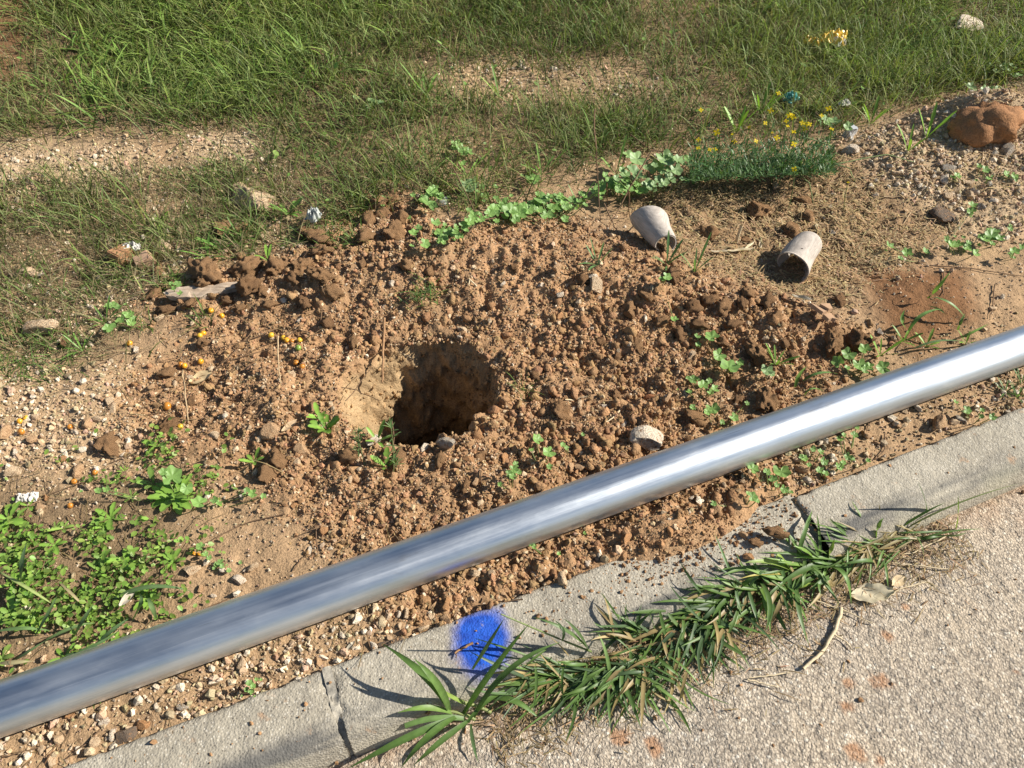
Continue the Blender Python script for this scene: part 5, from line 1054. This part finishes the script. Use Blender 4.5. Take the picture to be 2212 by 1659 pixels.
# split orange fruit
p = hit(1275 / 3, A7[1] + 275 / 3); m_ = pxm(p); sf = empty('split_fruit', p)
for k in range(2):
    V, F = ICO[3]; V = V.copy(); keep = V[:, 0] > -0.1; V[~keep, 0] *= 0.2; V = V * np.array([0.7, 1, 0.8])
    o = obj('fruit_half', mesh_np('fruit_half', V, F, np.tile(np.array((0.72, 0.32, 0.02)), (len(V), 1))), M['berry'], sf, loc=((k * 2 - 1) * 6 * m_, 0, 3 * m_), rot=(0, 0.5 * (k * 2 - 1), 3.14 * k + 1.0), scale=6 * m_)
tag(sf, 'split orange fruit above the pale angular stone', 'fruit')

def twig(pts, off, rad, label, group=None, h_=0.006, up=None, mat=None, name='twig'):
    P_ = [hit(off[0] + x / 3, off[1] + y / 3, (up[i] if up else h_)) for i, (x, y) in enumerate(pts)]
    Q = []
    for i in range(len(P_) - 1):
        for k in range(4): Q.append(P_[i].lerp(P_[i + 1], k / 4) + Vector((random.gauss(0, .0012), random.gauss(0, .0012), random.gauss(0, .0008))))
    Q.append(P_[-1]); o0 = P_[0].copy()
    V, F = tubemesh(local(Q, o0), list(np.linspace(rad * 1.15, rad * 0.7, len(Q))), 6)
    o = obj(name, mesh_np(name, V, F), mat or M['twig'], loc=o0); return tag(o, label, 'twig', group)
DT = 'thin dry twig lying on the soil left of the hole'
M['pale_stick'] = mat_plain('pale_stick', (0.46, 0.33, 0.19), 0.8, 150); M['brown_stick'] = mat_plain('brown_stick', (0.33, 0.19, 0.095), 0.8, 150); M['dry'] = mat_plain('dry_stalk', (0.62, 0.50, 0.32), 0.75, 120)
twig([(1805, 520), (1800, 640), (1820, 835)], A4, .0022, 'upright brown twig standing below the orange-yellow berry', up=[.10, .06, .0], mat=M['pale_stick'])
twig([(1180, 740), (1200, 900), (1222, 1085)], A4, .0022, 'brown twig standing out of the hollow at left', up=[.09, .05, 0], mat=M['pale_stick'])
for pts in [[(1790, 475), (1600, 545), (1430, 590), (1010, 690)], [(1990, 430), (1860, 520), (1760, 560), (1400, 730)], [(1230, 735), (1340, 790), (1500, 920)], [(2210, 760), (1960, 880), (1700, 1020)], [(1530, 935), (1380, 935)], [(960, 1240), (830, 1300), (700, 1345)], [(980, 1290), (1080, 1340), (1190, 1370)], [(1000, 1160), (1100, 1290), (1160, 1340)], [(780, 1210), (900, 1240)], [(1760, 860), (1960, 960), (2080, 1050)], [(1950, 650), (2010, 690), (2000, 730)], [(1440, 690), (1620, 640), (1760, 600)], [(2010, 500), (1800, 450)], [(1300, 1440), (1390, 1520), (1330, 1560)], [(560, 1460), (330, 1540)], [(1500, 330), (1570, 420), (1600, 500)], [(960, 1030), (1090, 1005)], [(1640, 480), (1480, 660), (1300, 830)], [(1700, 900), (1580, 1010)], [(1120, 1200), (1330, 1150)], [(1380, 1480), (1260, 1640)]]:
    twig(pts, A4, .0014, DT, 'dry twigs left of the hole')
for pts in [[(860, 230), (720, 250), (600, 270)], [(330, 1060), (345, 1300), (330, 1480), (430, 1650)], [(900, 1390), (910, 1500), (930, 1610)], [(1780, 690), (1750, 790), (1690, 860)], [(30, 940), (200, 720)], [(0, 850), (100, 870), (250, 940)], [(40, 1370), (150, 1440)], [(60, 1600), (280, 1530), (400, 1510)]]:
    twig(pts, A5, .0013, 'thin dark twig on the spoil around the hole', 'twigs near the hole')
twig([(278, 400), (275, 560), (270, 700), (265, 820)], A5, .0038, 'straight brown stick on the lit left wall of the hole', up=[.03, .015, .0, -.03], mat=M['brown_stick'], name='stick')
twig([(380, 628), (425, 648), (465, 665)], A5, .0016, 'pale root sticking out of the hole\'s back wall', up=[.0, .01, .02], mat=M['dry'], name='root')
for pts in [[(1590, 910), (1500, 935), (1450, 930)], [(1810, 995), (1760, 1050), (1710, 1085)], [(880, 200), (830, 150), (825, 190)]]: twig(pts, A5, .0024, 'bleached splinter of stem on the spoil right of the hole', 'bleached splinters', mat=M['dry'])
for pts in [[(1850, 10), (1620, 60), (1350, 190), (1200, 240)], [(1210, 440), (800, 450), (540, 460)], [(2050, 90), (2055, 300)], [(2150, 190), (2000, 80)], [(1900, 380), (1960, 300), (2000, 270)], [(300, 250), (260, 430)], [(160, 30), (300, 110), (440, 190)], [(440, 20), (560, 170)], [(650, 1420), (560, 1500), (430, 1600)], [(300, 1370), (350, 1460), (395, 1560)], [(1610, 1100), (1510, 1200)], [(180, 1390), (240, 1450), (270, 1540)], [(1130, 1050), (1260, 1100), (1430, 1080)], [(330, 1500), (60, 1580), (0, 1585)], [(450, 1430), (460, 1330)], [(1340, 620), (1480, 560)], [(1700, 1020), (1790, 1100)], [(0, 1470), (130, 1400)]]:
    twig(pts, A7, .0014, 'thin dead stem on the soil at lower left beside the pipe', 'dead stems at lower left')
for pts in [[(1180, 570), (960, 590), (800, 630)], [(560, 290), (430, 360)], [(910, 590), (915, 520)], [(40, 920), (0, 880)]]: twig(pts, A8, .0016, 'thin twig on the soil between pipe and kerb', 'twigs behind the kerb')
twig([(850, 845), (790, 880), (735, 915)], A8, .0028, 'brown forked twig lying on the blue mark', h_=0.008, mat=M['brown_stick']); twig([(760, 895), (745, 920), (740, 945)], A8, .0016, 'short side twig lying on the blue mark', h_=0.006)
for pts in [[(240, 790), (180, 860)], [(250, 900), (240, 980), (310, 1080)], [(370, 860), (430, 960)], [(20, 760), (90, 880)], [(1310, 1150), (1310, 1250), (1250, 1320)], [(1220, 1060), (1190, 1140)], [(640, 270), (820, 330), (1000, 340)], [(770, 255), (910, 270)], [(1690, 100), (1690, 250)], [(2020, 180), (2010, 330), (1990, 400)], [(1600, 60), (1860, 80), (2200, 130)], [(940, 170), (900, 250)]]:
    twig(pts, A6, .0018, 'dry twig on the soil behind the pipe at right', 'dry twigs at right')
for pts in [[(1030, 630), (985, 770), (900, 910), (780, 1015)]]: twig(pts, A9, .0048, 'long pale dry stalk lying on the asphalt', h_=.006, mat=M['dry'], name='dry_stalk')
for pts in [[(810, 560), (1000, 620), (1230, 720)], [(990, 795), (1060, 840), (1110, 900)], [(420, 1085), (520, 1110), (615, 1138)], [(1560, 455), (1400, 500), (1330, 560)], [(1700, 160), (1500, 260), (1400, 280)], [(1720, 375), (1500, 340), (1350, 330)], [(1000, 230), (830, 290), (700, 330)], [(700, 1040), (560, 1060), (430, 1075)]]: twig(pts, A9, .0018, 'dry grass stalk lying along the road edge', 'dry stalks at the road edge', mat=M['dry'])
twig([(1300, 1310), (1150, 1440), (1020, 1555)], A8, .0014, 'thin straw on the asphalt below the kerb grass', mat=M['pale_stick'])
for pts, u_ in [([(1640, 700), (1650, 1000), (1665, 1200), (1680, 1430)], [.3, .2, .1, 0]), ([(1720, 1180), (1725, 1330)], [.1, 0]), ([(1860, 1240), (1870, 1420)], [.12, 0]), ([(1700, 1320), (1760, 1440), (1800, 1530)], [.08, .04, 0]), ([(2010, 980), (1870, 1220), (1730, 1480)], [.2, .1, 0]), ([(1960, 1480), (2010, 1420), (2180, 1290)], [.02, .06, .1]), ([(1950, 1560), (1990, 1450), (1960, 1330)], [0, .05, .1]), ([(720, 1080), (800, 1240), (930, 1500)], [.1, .06, 0]), ([(820, 1510), (900, 1430), (1000, 1410)], [.01, .04, .05]), ([(1870, 870), (2000, 970), (2200, 1000)], [.06, .05, .05])]:
    twig(pts, A2, .0022, 'bare dry weed stem standing near the left grey tube fragment', 'dry weed stems', up=u_)
for pts, u_ in [([(650, 1000), (1000, 1060), (1330, 1000), (1500, 1050)], [.08, .08, .1, .05]), ([(780, 890), (960, 940), (1010, 1010)], [.12, .1, .05]), ([(720, 1080), (820, 1190), (850, 1330)], [.08, .05, 0]), ([(900, 1040), (1080, 1090), (1120, 1180)], [.06, .06, .0])]: twig(pts, A3, .0022, 'long green flower stalk arching over the gravel', 'arching flower stalks', up=u_, mat=mat_plain('green_stalk', (0.20, 0.25, 0.10)))
for pts in [[(1740, 790), (1850, 830), (1950, 830)], [(2200, 860), (1990, 930), (1900, 950)], [(2210, 1040), (1900, 980)], [(1300, 1275), (1480, 1275)], [(540, 1480), (640, 1420), (680, 1400)], [(1480, 1375), (1430, 1450)], [(1610, 1430), (1530, 1510)], [(2030, 780), (1900, 960)], [(1950, 960), (1930, 1110)], [(2200, 1200), (2060, 1180)]]:
    twig(pts, A3, .0020, 'dry twig on the gravel slope at right', 'twigs on the right slope', mat=M['pale_stick'])

def dry_leaf(x, y, off, lpx, ang_, label, col=(0.52, 0.40, 0.25), wr=0.35, curl=0.5, group=None, wavy=0.0, lift=0.004):
    p = hit(off[0] + x / 3, off[1] + y / 3); L = lpx / 3 * pxm(p) * 1.15; nu, nv = 14, 7; V = []; C = []
    for i in range(nu):
        t = i / (nu - 1)
        for j in range(nv):
            s_ = j / (nv - 1) * 2 - 1; wd = L * wr * (math.sin(math.pi * (t * 0.94 + 0.03)) ** 0.75) * (1 + wavy * math.sin(t * 19))
            V.append(((t - .5) * 2 * L * .5 * 2 * .5 * 2 * .5, s_ * wd * (1 - 0.25 * curl * s_ * s_), L * curl * (0.35 * s_ * s_ * wr * 2 + 0.35 * (t - .5) ** 2) + 0.03 * L * math.sin(t * 9 + s_ * 3)))
            C.append(np.array(col) * (1.15 if abs(s_) < 0.1 else 1 - 0.12 * math.sin(t * 30 + abs(s_) * 6)))
    o = obj('dry_leaf', mesh_np('dry_leaf', np.array(V), quads(nu, nv), np.array(C)), M['straw'], loc=(p.x, p.y, p.z + lift), rot=(random.uniform(-.2, .2), random.uniform(-.2, .2), ang_))
    return tag(o, label, 'leaf', group)
dry_leaf(1310, 800, A4, 130, 0.5, 'curled pale dry leaf on the pebbly soil at left', (0.62, 0.47, 0.29)); dry_leaf(1885, 1125, A4, 110, 0.9, 'folded tan dry leaf propped on the wedge-shaped stone', (0.60, 0.43, 0.27), 0.2, lift=.015)
dry_leaf(1215, 545, A9, 230, 0.05, 'large wrinkled pale dry leaf at the road edge', (0.60, 0.52, 0.40), 0.26, 0.4, wavy=.12, lift=.012); dry_leaf(1385, 462, A9, 105, 0.5, 'smaller smooth tan dry leaf beyond the large one', (0.62, 0.48, 0.33), 0.33, lift=.01)
dry_leaf(560, 530, A9, 90, 1.1, 'pinkish dry leaf tucked in the kerb grass', (0.55, 0.42, 0.32), 0.3, lift=.03); dry_leaf(2130, 840, A8, 90, 0.3, 'brown curled dry leaf in the kerb grass', (0.36, 0.24, 0.12), 0.35, lift=.03); dry_leaf(1970, 1180, A8, 80, 1.5, 'tan dry leaf under the drooping grass blades', (0.42, 0.29, 0.16), 0.4, lift=.01)
dry_leaf(1230, 1285, A8, 60, 2.0, 'white dry leaf scrap on the road under the grass', (0.66, 0.60, 0.50), 0.4); dry_leaf(60, 880, A8, 80, 0.9, 'grey dry leaf at the back of the kerb', (0.48, 0.43, 0.36), 0.2); dry_leaf(860, 600, A7, 110, 1.1, 'bleached curled leaf in the lower left weeds', (0.66, 0.58, 0.46), 0.25, lift=.03)
dry_leaf(1570, 1570, A4, 60, 2.0, 'small bleached leaf on the soil below the clods', (0.62, 0.55, 0.46), 0.25); dry_leaf(720, 290, (1490, 553 + 5), 120, 2.6, 'grey shredded dry leaf above the cracked earth slab', (0.42, 0.37, 0.31), 0.15, lift=.02)
for x, y, a_, l_ in [(430, 1640, 0.2, 160), (480, 1620, 0.9, 150), (560, 1600, 1.3, 130), (310, 1650, 0.1, 150)]: dry_leaf(x, y, (1474.7 - 20, 0), l_, a_, 'bleached straw leaf by the upright cut stalk', (0.60, 0.50, 0.36), 0.07, group='straw leaves by the cut stalk', lift=.012)

# ------------------------------------------------------------------ litter and fragments
def sheet_mat(name, col, rough=0.7, trans=0.0, **kw): return mat_plain(name, col, rough, 25, 0.18, 0.002, **kw)
def tubefrag(axis0, axis1, r0, r1, arc, roll, cut0, cut1, label, seed, col=(0.45, 0.40, 0.35)):
    a = hit(*axis0); b = hit(*axis1); d = (b - a); d.z = 0; L = d.length; d.normalize(); side = Vector((-d.y, d.x, 0)); na_, nl_ = 40, 22; V = []; C = []; r_ = np.random.default_rng(seed)
    def grid(th):
        out = []
        for i in range(na_):
            t = i / (na_ - 1); an = roll + (t - .5) * arc
            for j in range(nl_):
                q_ = j / (nl_ - 1); lo = cut0(t); hi = 1 + cut1(t); x = (lo + (hi - lo) * q_) * L; rr_ = (r0 + (r1 - r0) * q_) * (1 + 0.05 * math.sin(q_ * 5 + t * 7)) - th
                out.append(tuple(d * x + side * (math.sin(an) * rr_) + Vector((0, 0, math.cos(an) * rr_ + max(r0, r1) * 0.72))))
        return np.array(out)
    Vo_, Vi_ = grid(0), grid(0.004); F = quads(na_, nl_); n_ = na_ * nl_
    rim_ = []
    for i in range(na_ - 1):
        for j in (0, nl_ - 1): rim_.append((i * nl_ + j, (i + 1) * nl_ + j, n_ + (i + 1) * nl_ + j, n_ + i * nl_ + j))
    for j in range(nl_ - 1):
        for i in (0, na_ - 1): rim_.append((i * nl_ + j, i * nl_ + j + 1, n_ + i * nl_ + j + 1, n_ + i * nl_ + j))
    V = np.concatenate([Vo_, Vi_]); c = np.array(col) * (1 + 0.16 * fbm3(V * np.array([1, 1, 3]), 30, seed, 3))[:, None]
    o = obj('tube_fragment', mesh_np('tube_fragment', V, np.concatenate([F, F[:, ::-1] + n_, np.array(rim_)]), c), M['grey_sheet'], loc=(a.x, a.y, a.z))
    return tag(o, label, 'fragment')
mg = NT('grey_sheet'); gc_ = mg.attr(); mp_ = mg.n('Mapping'); mg.i(mp_, 'Vector', mg.co()); mp_.inputs['Scale'].default_value = (1, 1, 9); st_ = mg.noise(28, 5, 0.7, mp_.outputs[0])
gc_ = mg.mix(1.0, gc_, mg.ramp(st_, [(0.3, (0.68, 0.66, 0.64)), (0.7, (1.2, 1.18, 1.15))]), 'MULTIPLY'); gc_ = mg.mix(mg.mr(mg.noise(70, 2), 0.70, 0.76), gc_, (0.08, 0.06, 0.05))
M['grey_sheet'] = mg.fin(gc_, 0.75, mg.bump(st_, 0.003, 0.5))
tubefrag((1704, 596), (1736, 548), 0.056, 0.048, R(300), R(-15), lambda t: 0.30 * (t - 0.5) - 0.1 + 0.25 * abs(t - .5), lambda t: -0.25 * (2 * abs(t - 0.5)) ** 2, 'curled grey weathered tube fragment, right one, its dark mouth facing the road', 601)
tubefrag((1434, 548), (1396, 506), 0.034, 0.056, R(290), R(10), lambda t: 0.15 * (t - 0.5), lambda t: 0.25 - 0.9 * abs(t - 0.78), 'curled grey weathered tube fragment, left one, behind dry stems', 603, (0.48, 0.43, 0.38))
# upright cut stalk
a = hit(1590, 525); b = hit(1590, 498, .0)
V, F = tubemesh([Vector((0, 0, -.01)), Vector((0, 0, .03)), Vector((.002, 0, .075))], [.006, .006, .0055], 8); o = obj('cut_stalk', mesh_np('cut_stalk', V, np.concatenate([F])), M['dry'], loc=a); tag(o, 'short pale cut stalk standing upright between the tube fragments', 'stalk')
# weathered board
def prism(name, poly_px, off, thick, mat, label, cat, zlift=0.0, tilt=0.0, parent=None, noise=0.0, sub=3):
    P_ = [hit(off[0] + x / 3, off[1] + y / 3) for x, y in poly_px]; c = sum(P_, Vector()) / len(P_); n_ = len(P_)
    bm = bmesh.new(); vs = [bm.verts.new((p.x - c.x, p.y - c.y, 0)) for p in P_]; f = bm.faces.new(vs); f.normal_update()
    if f.normal.z < 0: f.normal_flip()
    ex = bmesh.ops.extrude_face_region(bm, geom=[f]); 
    for v in ex['geom']:
        if isinstance(v, bmesh.types.BMVert): v.co.z += thick
    bmesh.ops.recalc_face_normals(bm, faces=bm.faces); bmesh.ops.triangulate(bm, faces=bm.faces); bmesh.ops.subdivide_edges(bm, edges=bm.edges, cuts=sub, use_grid_fill=True)
    for v in bm.verts:
        nz_ = fbm3(np.array([tuple(v.co)]) * 1.0 + 5, 40, 77, 2)[0]; v.co += Vector((nz_ * noise, nz_ * noise * .7, nz_ * noise + tilt * v.co.x))
    me = bpy.data.meshes.new(name); bm.to_mesh(me); bm.free(); z = max(hz(p.x, p.y) for p in P_) * 0.4 + hz(c.x, c.y) * 0.6
    o = obj(name, me, mat, parent, loc=Vector((c.x, c.y, z + zlift)) - (parent.location if parent else Vector()))
    if parent is None: tag(o, label, cat)
    return o
mw = NT('weathered_wood'); mpw = mw.n('Mapping'); mw.i(mpw, 'Vector', mw.co()); mpw.inputs['Rotation'].default_value = (0, 0, R(-14)); mpw.inputs['Scale'].default_value = (4, 60, 30); gw = mw.noise(3, 5, 0.7, mpw.outputs[0])
M['wood'] = mw.fin(mw.ramp(gw, [(0.3, (0.26, 0.185, 0.125)), (0.5, (0.46, 0.35, 0.25)), (0.7, (0.58, 0.47, 0.36))]), 0.85, mw.bump(gw, 0.004, 0.8))
prism('wooden_board', [(1085, 300), (1120, 275), (1240, 245), (1400, 208), (1550, 185), (1550, 225), (1430, 250), (1300, 285), (1190, 302), (1110, 312)], A4, .016, M['wood'], 'weathered grey-brown board half buried at the left end of the spoil', 'board', zlift=.006, noise=.004)
M['brick'] = mat_plain('brick', (0.50, 0.32, 0.205), 0.9, 60, 0.3, .003); M['rubble'] = mat_plain('rubble', (0.42, 0.225, 0.115), 0.95, 50, 0.35, .004)
def chunk(u, v, size, mat, label, cat, name, rot):
    p = hit(u, v); m_ = pxm(p); bm = bmesh.new(); bmesh.ops.create_cube(bm, size=1.0); bmesh.ops.bevel(bm, geom=bm.edges, offset=0.06, segments=2, affect='EDGES'); bmesh.ops.triangulate(bm, faces=bm.faces); bmesh.ops.subdivide_edges(bm, edges=bm.edges, cuts=2, use_grid_fill=True)
    A_ = np.array([v_.co[:] for v_ in bm.verts]); nz_ = fbm3(A_ + 9, 5, 44, 3)
    for v_, q_ in zip(bm.verts, nz_): v_.co *= 1 + 0.10 * q_
    me = bpy.data.meshes.new(name); bm.to_mesh(me); bm.free()
    o = obj(name, me, mat, loc=(p.x, p.y, p.z + size[2] * m_ * 0.35), rot=rot, scale=(size[0] * m_, size[1] * m_, size[2] * m_)); return tag(o, label, cat)
chunk(318, 573, (36, 26, 32), M['brick'], 'pale broken brick piece in grass at left', 'brick', 'brick_piece', (.25, -.3, .5)); chunk(268, 560, (46, 34, 30), M['rubble'], 'brown lump of rubble left of the brick piece', 'rubble', 'rubble_lump', (.1, .2, 1.1))
# crumpled scraps
def crumple(u, v, lpx, wpx, ang_, mat, label, cat, name, h_=0.5, seed=1, col=None, up=0.0, taper=0.0):
    p = hit(u, v); m_ = pxm(p); nu, nv = 34, 24; A_, B_ = np.meshgrid(np.linspace(-1, 1, nu), np.linspace(-1, 1, nv), indexing='ij'); x = A_.ravel(); y = B_.ravel()
    Q = np.stack([x + seed * 3.1, y * wpx / lpx, x * 0], -1)
    rg = np.abs(fbm3(Q, 1.6, seed, 3)); z = (1 - rg * 2.2) * h_ + 0.25 * h_ * fbm3(Q, 6, seed + 4, 2)
    edge = 1 + 0.16 * fbm2(np.arctan2(y, x) * 2 + 9, x * 0, seed, 3); wt = 1 - taper * (0.5 - 0.5 * x)
    X_ = x * lpx * m_ * edge * .5; Y_ = y * wpx * m_ * edge * wt * .5; Z_ = (np.clip(z, 0, None) * (1 - np.maximum(x * x, y * y) ** 4 * 0.7)) * wpx * m_ * wt
    V = np.stack([X_, Y_, Z_ + 0.002], -1); V = np.concatenate([V, V - np.array([0, 0, 0.0012])]); F = quads(nu, nv)
    c = np.tile(np.array(col if col is not None else (1, 1, 1)), (len(V), 1)) * (1 + 0.1 * np.concatenate([rg, rg])[:, None])
    o = obj(name, mesh_np(name, V, np.concatenate([F, F[:, ::-1] + nu * nv]), c, True), mat, loc=(p.x, p.y, p.z + up), rot=(0.1, 0, ang_)); return tag(o, label, cat) if label else o
def col_mat(name, rough, **kw): m_ = NT(name); return m_.fin(m_.attr(), rough, None, **kw)
M['plastic'] = col_mat('plastic_film', 0.35, Specular_IOR_Level=0.5); M['paper'] = col_mat('paper', 0.85)
bag = crumple(1788, 105, 62, 44, -0.35, M['plastic'], None, None, 'plastic_bag', .55, 3, (0.80, 0.50, 0.06), .035, 0.5); tag(bag, 'crumpled yellow plastic bag in grass at top right', 'bag')
kn = crumple(1748, 94, 34, 20, -0.5, M['plastic'], None, None, 'twisted_neck', .7, 5, (0.76, 0.46, 0.05), 0); kn.parent = bag; kn.matrix_parent_inverse = Matrix.Identity(4)
pb = hit(1752, 94, .03); kn.location = Matrix.Rotation(0.35, 3, 'Z') @ (pb - bag.location); kn.rotation_euler = (0, 0, -0.1)
cn = crumple(1816, 97, 22, 22, 0.4, M['paper'], None, None, 'torn_white_edge', .7, 6, (0.78, 0.74, 0.64), 0); pb = hit(1812, 97, .03); cn.parent = bag; cn.location = Matrix.Rotation(0.35, 3, 'Z') @ (pb - bag.location); cn.rotation_euler = (0, 0, .5)
crumple(290, 548, 34, 24, 0.3, M['paper'], 'white torn paper scrap behind the brown rubble', 'scrap', 'paper_scrap', .5, 8, (0.55, 0.52, 0.47), .02)
crumple(680, 488, 28, 30, 1.2, M['plastic'], 'clear crumpled plastic scrap on a clod at the grass edge', 'scrap', 'plastic_scrap', .8, 9, (0.42, 0.44, 0.41), .03)
crumple(1702, 232, 30, 24, 0.6, M['plastic'], 'teal crumpled wrapper among the yellow flowers', 'wrapper', 'wrapper', .7, 10, (0.06, 0.27, 0.24), .03)
crumple(1818, 240, 26, 16, 0.4, M['paper'], 'pale grey scrap in grass right of the flowers', 'scrap', 'paper_scrap', .5, 11, (0.55, 0.53, 0.46), .03)
crumple(63, 1078, 44, 22, 0.1, M['paper'], 'white crumpled tissue at the top of the lower left weeds', 'tissue', 'tissue', .5, 12, (0.62, 0.57, 0.50), .004)
# crushed can
p = hit(1832, 298); m_ = pxm(p); can = empty('crushed_can', p, 0.4); na_, nl_ = 28, 10; V = []; C = []
for j in range(nl_):
    for i in range(na_):
        a_ = 6.283 * i / na_; rr_ = 12 * m_ * (1 + 0.16 * math.sin(3 * a_ + j * .5) + 0.08 * math.sin(7 * a_ + j)); V.append((math.cos(a_) * rr_, math.sin(a_) * rr_ * .8, (j - 1) * 3.2 * m_)); C.append((0.75, 0.74, 0.72) if (i * 3 + j * 2) % 7 > 2 else (0.08, 0.08, 0.08))
F = [(j * na_ + i, j * na_ + (i + 1) % na_, (j + 1) * na_ + (i + 1) % na_, (j + 1) * na_ + i) for j in range(nl_ - 1) for i in range(na_)]
obj('can_body', mesh_np('can_body', np.array(V), np.array(F), np.array(C)), M['plastic'], can)
top = [(0, 0, (nl_ - 2) * 3.2 * m_)] + V[-na_:]; me = bpy.data.meshes.new('can_lid'); me.from_pydata(top, [], [(0, 1 + i, 1 + (i + 1) % na_) for i in range(na_)]); add_col(me, [(0.5, 0.5, 0.5)] * len(top)); obj('can_lid', me, M['plastic'], can)
tag(can, 'crushed white and black can at the edge of the gravel', 'can')
# clear plastic lid
p = hit(955, 434, .02); m_ = pxm(p); V = []; F = []; na_ = 32
for k, (rr_, z_) in enumerate([(0.0, .2), (0.75, .2), (0.82, .05), (1.0, 0.0), (1.0, -.2)]):
    for i in range(na_): a_ = 6.283 * i / na_; V.append((math.cos(a_) * rr_ * 13 * m_, math.sin(a_) * rr_ * 13 * m_, z_ * 13 * m_))
F = [(k * na_ + i, k * na_ + (i + 1) % na_, (k + 1) * na_ + (i + 1) % na_, (k + 1) * na_ + i) for k in range(4) for i in range(na_)]
mc = NT('clear_plastic'); M['clear'] = mc.fin((0.75, 0.78, 0.70), 0.2, None, Alpha=0.45)
o = obj('plastic_saucer', mesh_np('plastic_lid', np.array(V), np.array(F)), M['clear'], loc=p, rot=(.35, -.2, 0)); tag(o, 'clear round plastic saucer lying in mallow leaves', 'plastic saucer')
# cracked slab of dried earth
M['mud'] = mat_plain('dried_mud', (0.40, 0.255, 0.155), 0.9, 45, 0.12, .001)
pa = hit(A6[0] + 880 / 3, A6[1] + 470 / 3); slab = empty('earth_slab', pa)
for poly in ([(800, 362), (850, 388), (905, 425), (870, 450), (838, 428)], [(856, 386), (925, 372), (940, 410), (910, 424)], [(912, 430), (942, 416), (965, 470), (930, 482), (905, 498), (876, 455)]):
    o = prism('slab_piece', poly, A6, .012, M['mud'], None, None, zlift=.030, parent=slab, noise=.001, sub=1); o.rotation_euler = (-.18, .25, 0)
tag(slab, 'smooth cracked slab of dried earth lying on clods at right', 'earth slab')
# bare earth mound at the right edge
V, F = ICO[4]; V = V * np.array([0.13, 0.10, 0.085]); V = V * (1 + 0.45 * fbm3(V, 11, 71, 3) + 0.30 * fbm3(V, 38, 73, 3))[:, None]
p = hit(2140, 262); o = obj('earth_mound', mesh_np('earth_mound', V, F, np.array((0.36, 0.185, 0.09)) * (1 + 0.15 * fbm3(V, 20, 75, 2))[:, None]), M['clod'], loc=(p.x, p.y, p.z - .02), rot=(0, 0, .25)); tag(o, 'bare brown mound of earth at the right edge beyond the gravel', 'mound')
# thin weed in front of the hole
pl = empty('thin_weed', hit(850, 1020)); o_ = pl.location
for pts, rd in [([(850, 1030, 0), (852, 980, .05), (845, 925, .10)], .0014), ([(790, 1010, 0), (775, 960, .04), (772, 930, .07)], .0014)]:
    Q = [hit(*q_) for q_ in pts]; V, F = tubemesh(local(bez(Q[0], Q[1], Q[2], 6), o_), [rd] * 7, 5); leaf_part(pl, 'stem', V, F, np.tile(np.array((0.20, 0.22, 0.09)), (len(V), 1)), M['leaf'])
    for k in range(34):
        b_ = Q[1].lerp(Q[2], random.uniform(-.6, 1.05)); a_ = random.uniform(0, 6.28); L = random.uniform(.012, .03)
        blade_leaf(pl, b_, b_ + Vector((math.cos(a_) * L, math.sin(a_) * L, random.uniform(0, .02))), .002, .003, (0.13, 0.21, 0.075), .2, 3)
tag(pl, 'thin feathery weed standing at the front left rim of the hole', 'weed')
pl = empty('uprooted_weed', hit(925, 645)); o_ = pl.location
for k in range(60):
    u_ = random.gauss(905, 22); v_ = 640 + (905 - u_) * 0.35 + random.gauss(0, 7); b_ = hit(u_, v_, random.uniform(.003, .02)); a_ = random.uniform(0, 6.28); L = random.uniform(.012, .035)
    blade_leaf(pl, b_, b_ + Vector((math.cos(a_) * L, math.sin(a_) * L, random.uniform(0, .012))), .002, .003, (0.12, 0.18, 0.06), .2, 3)
tag(pl, 'wilted feathery weed lying on top of the spoil behind the hole', 'weed')
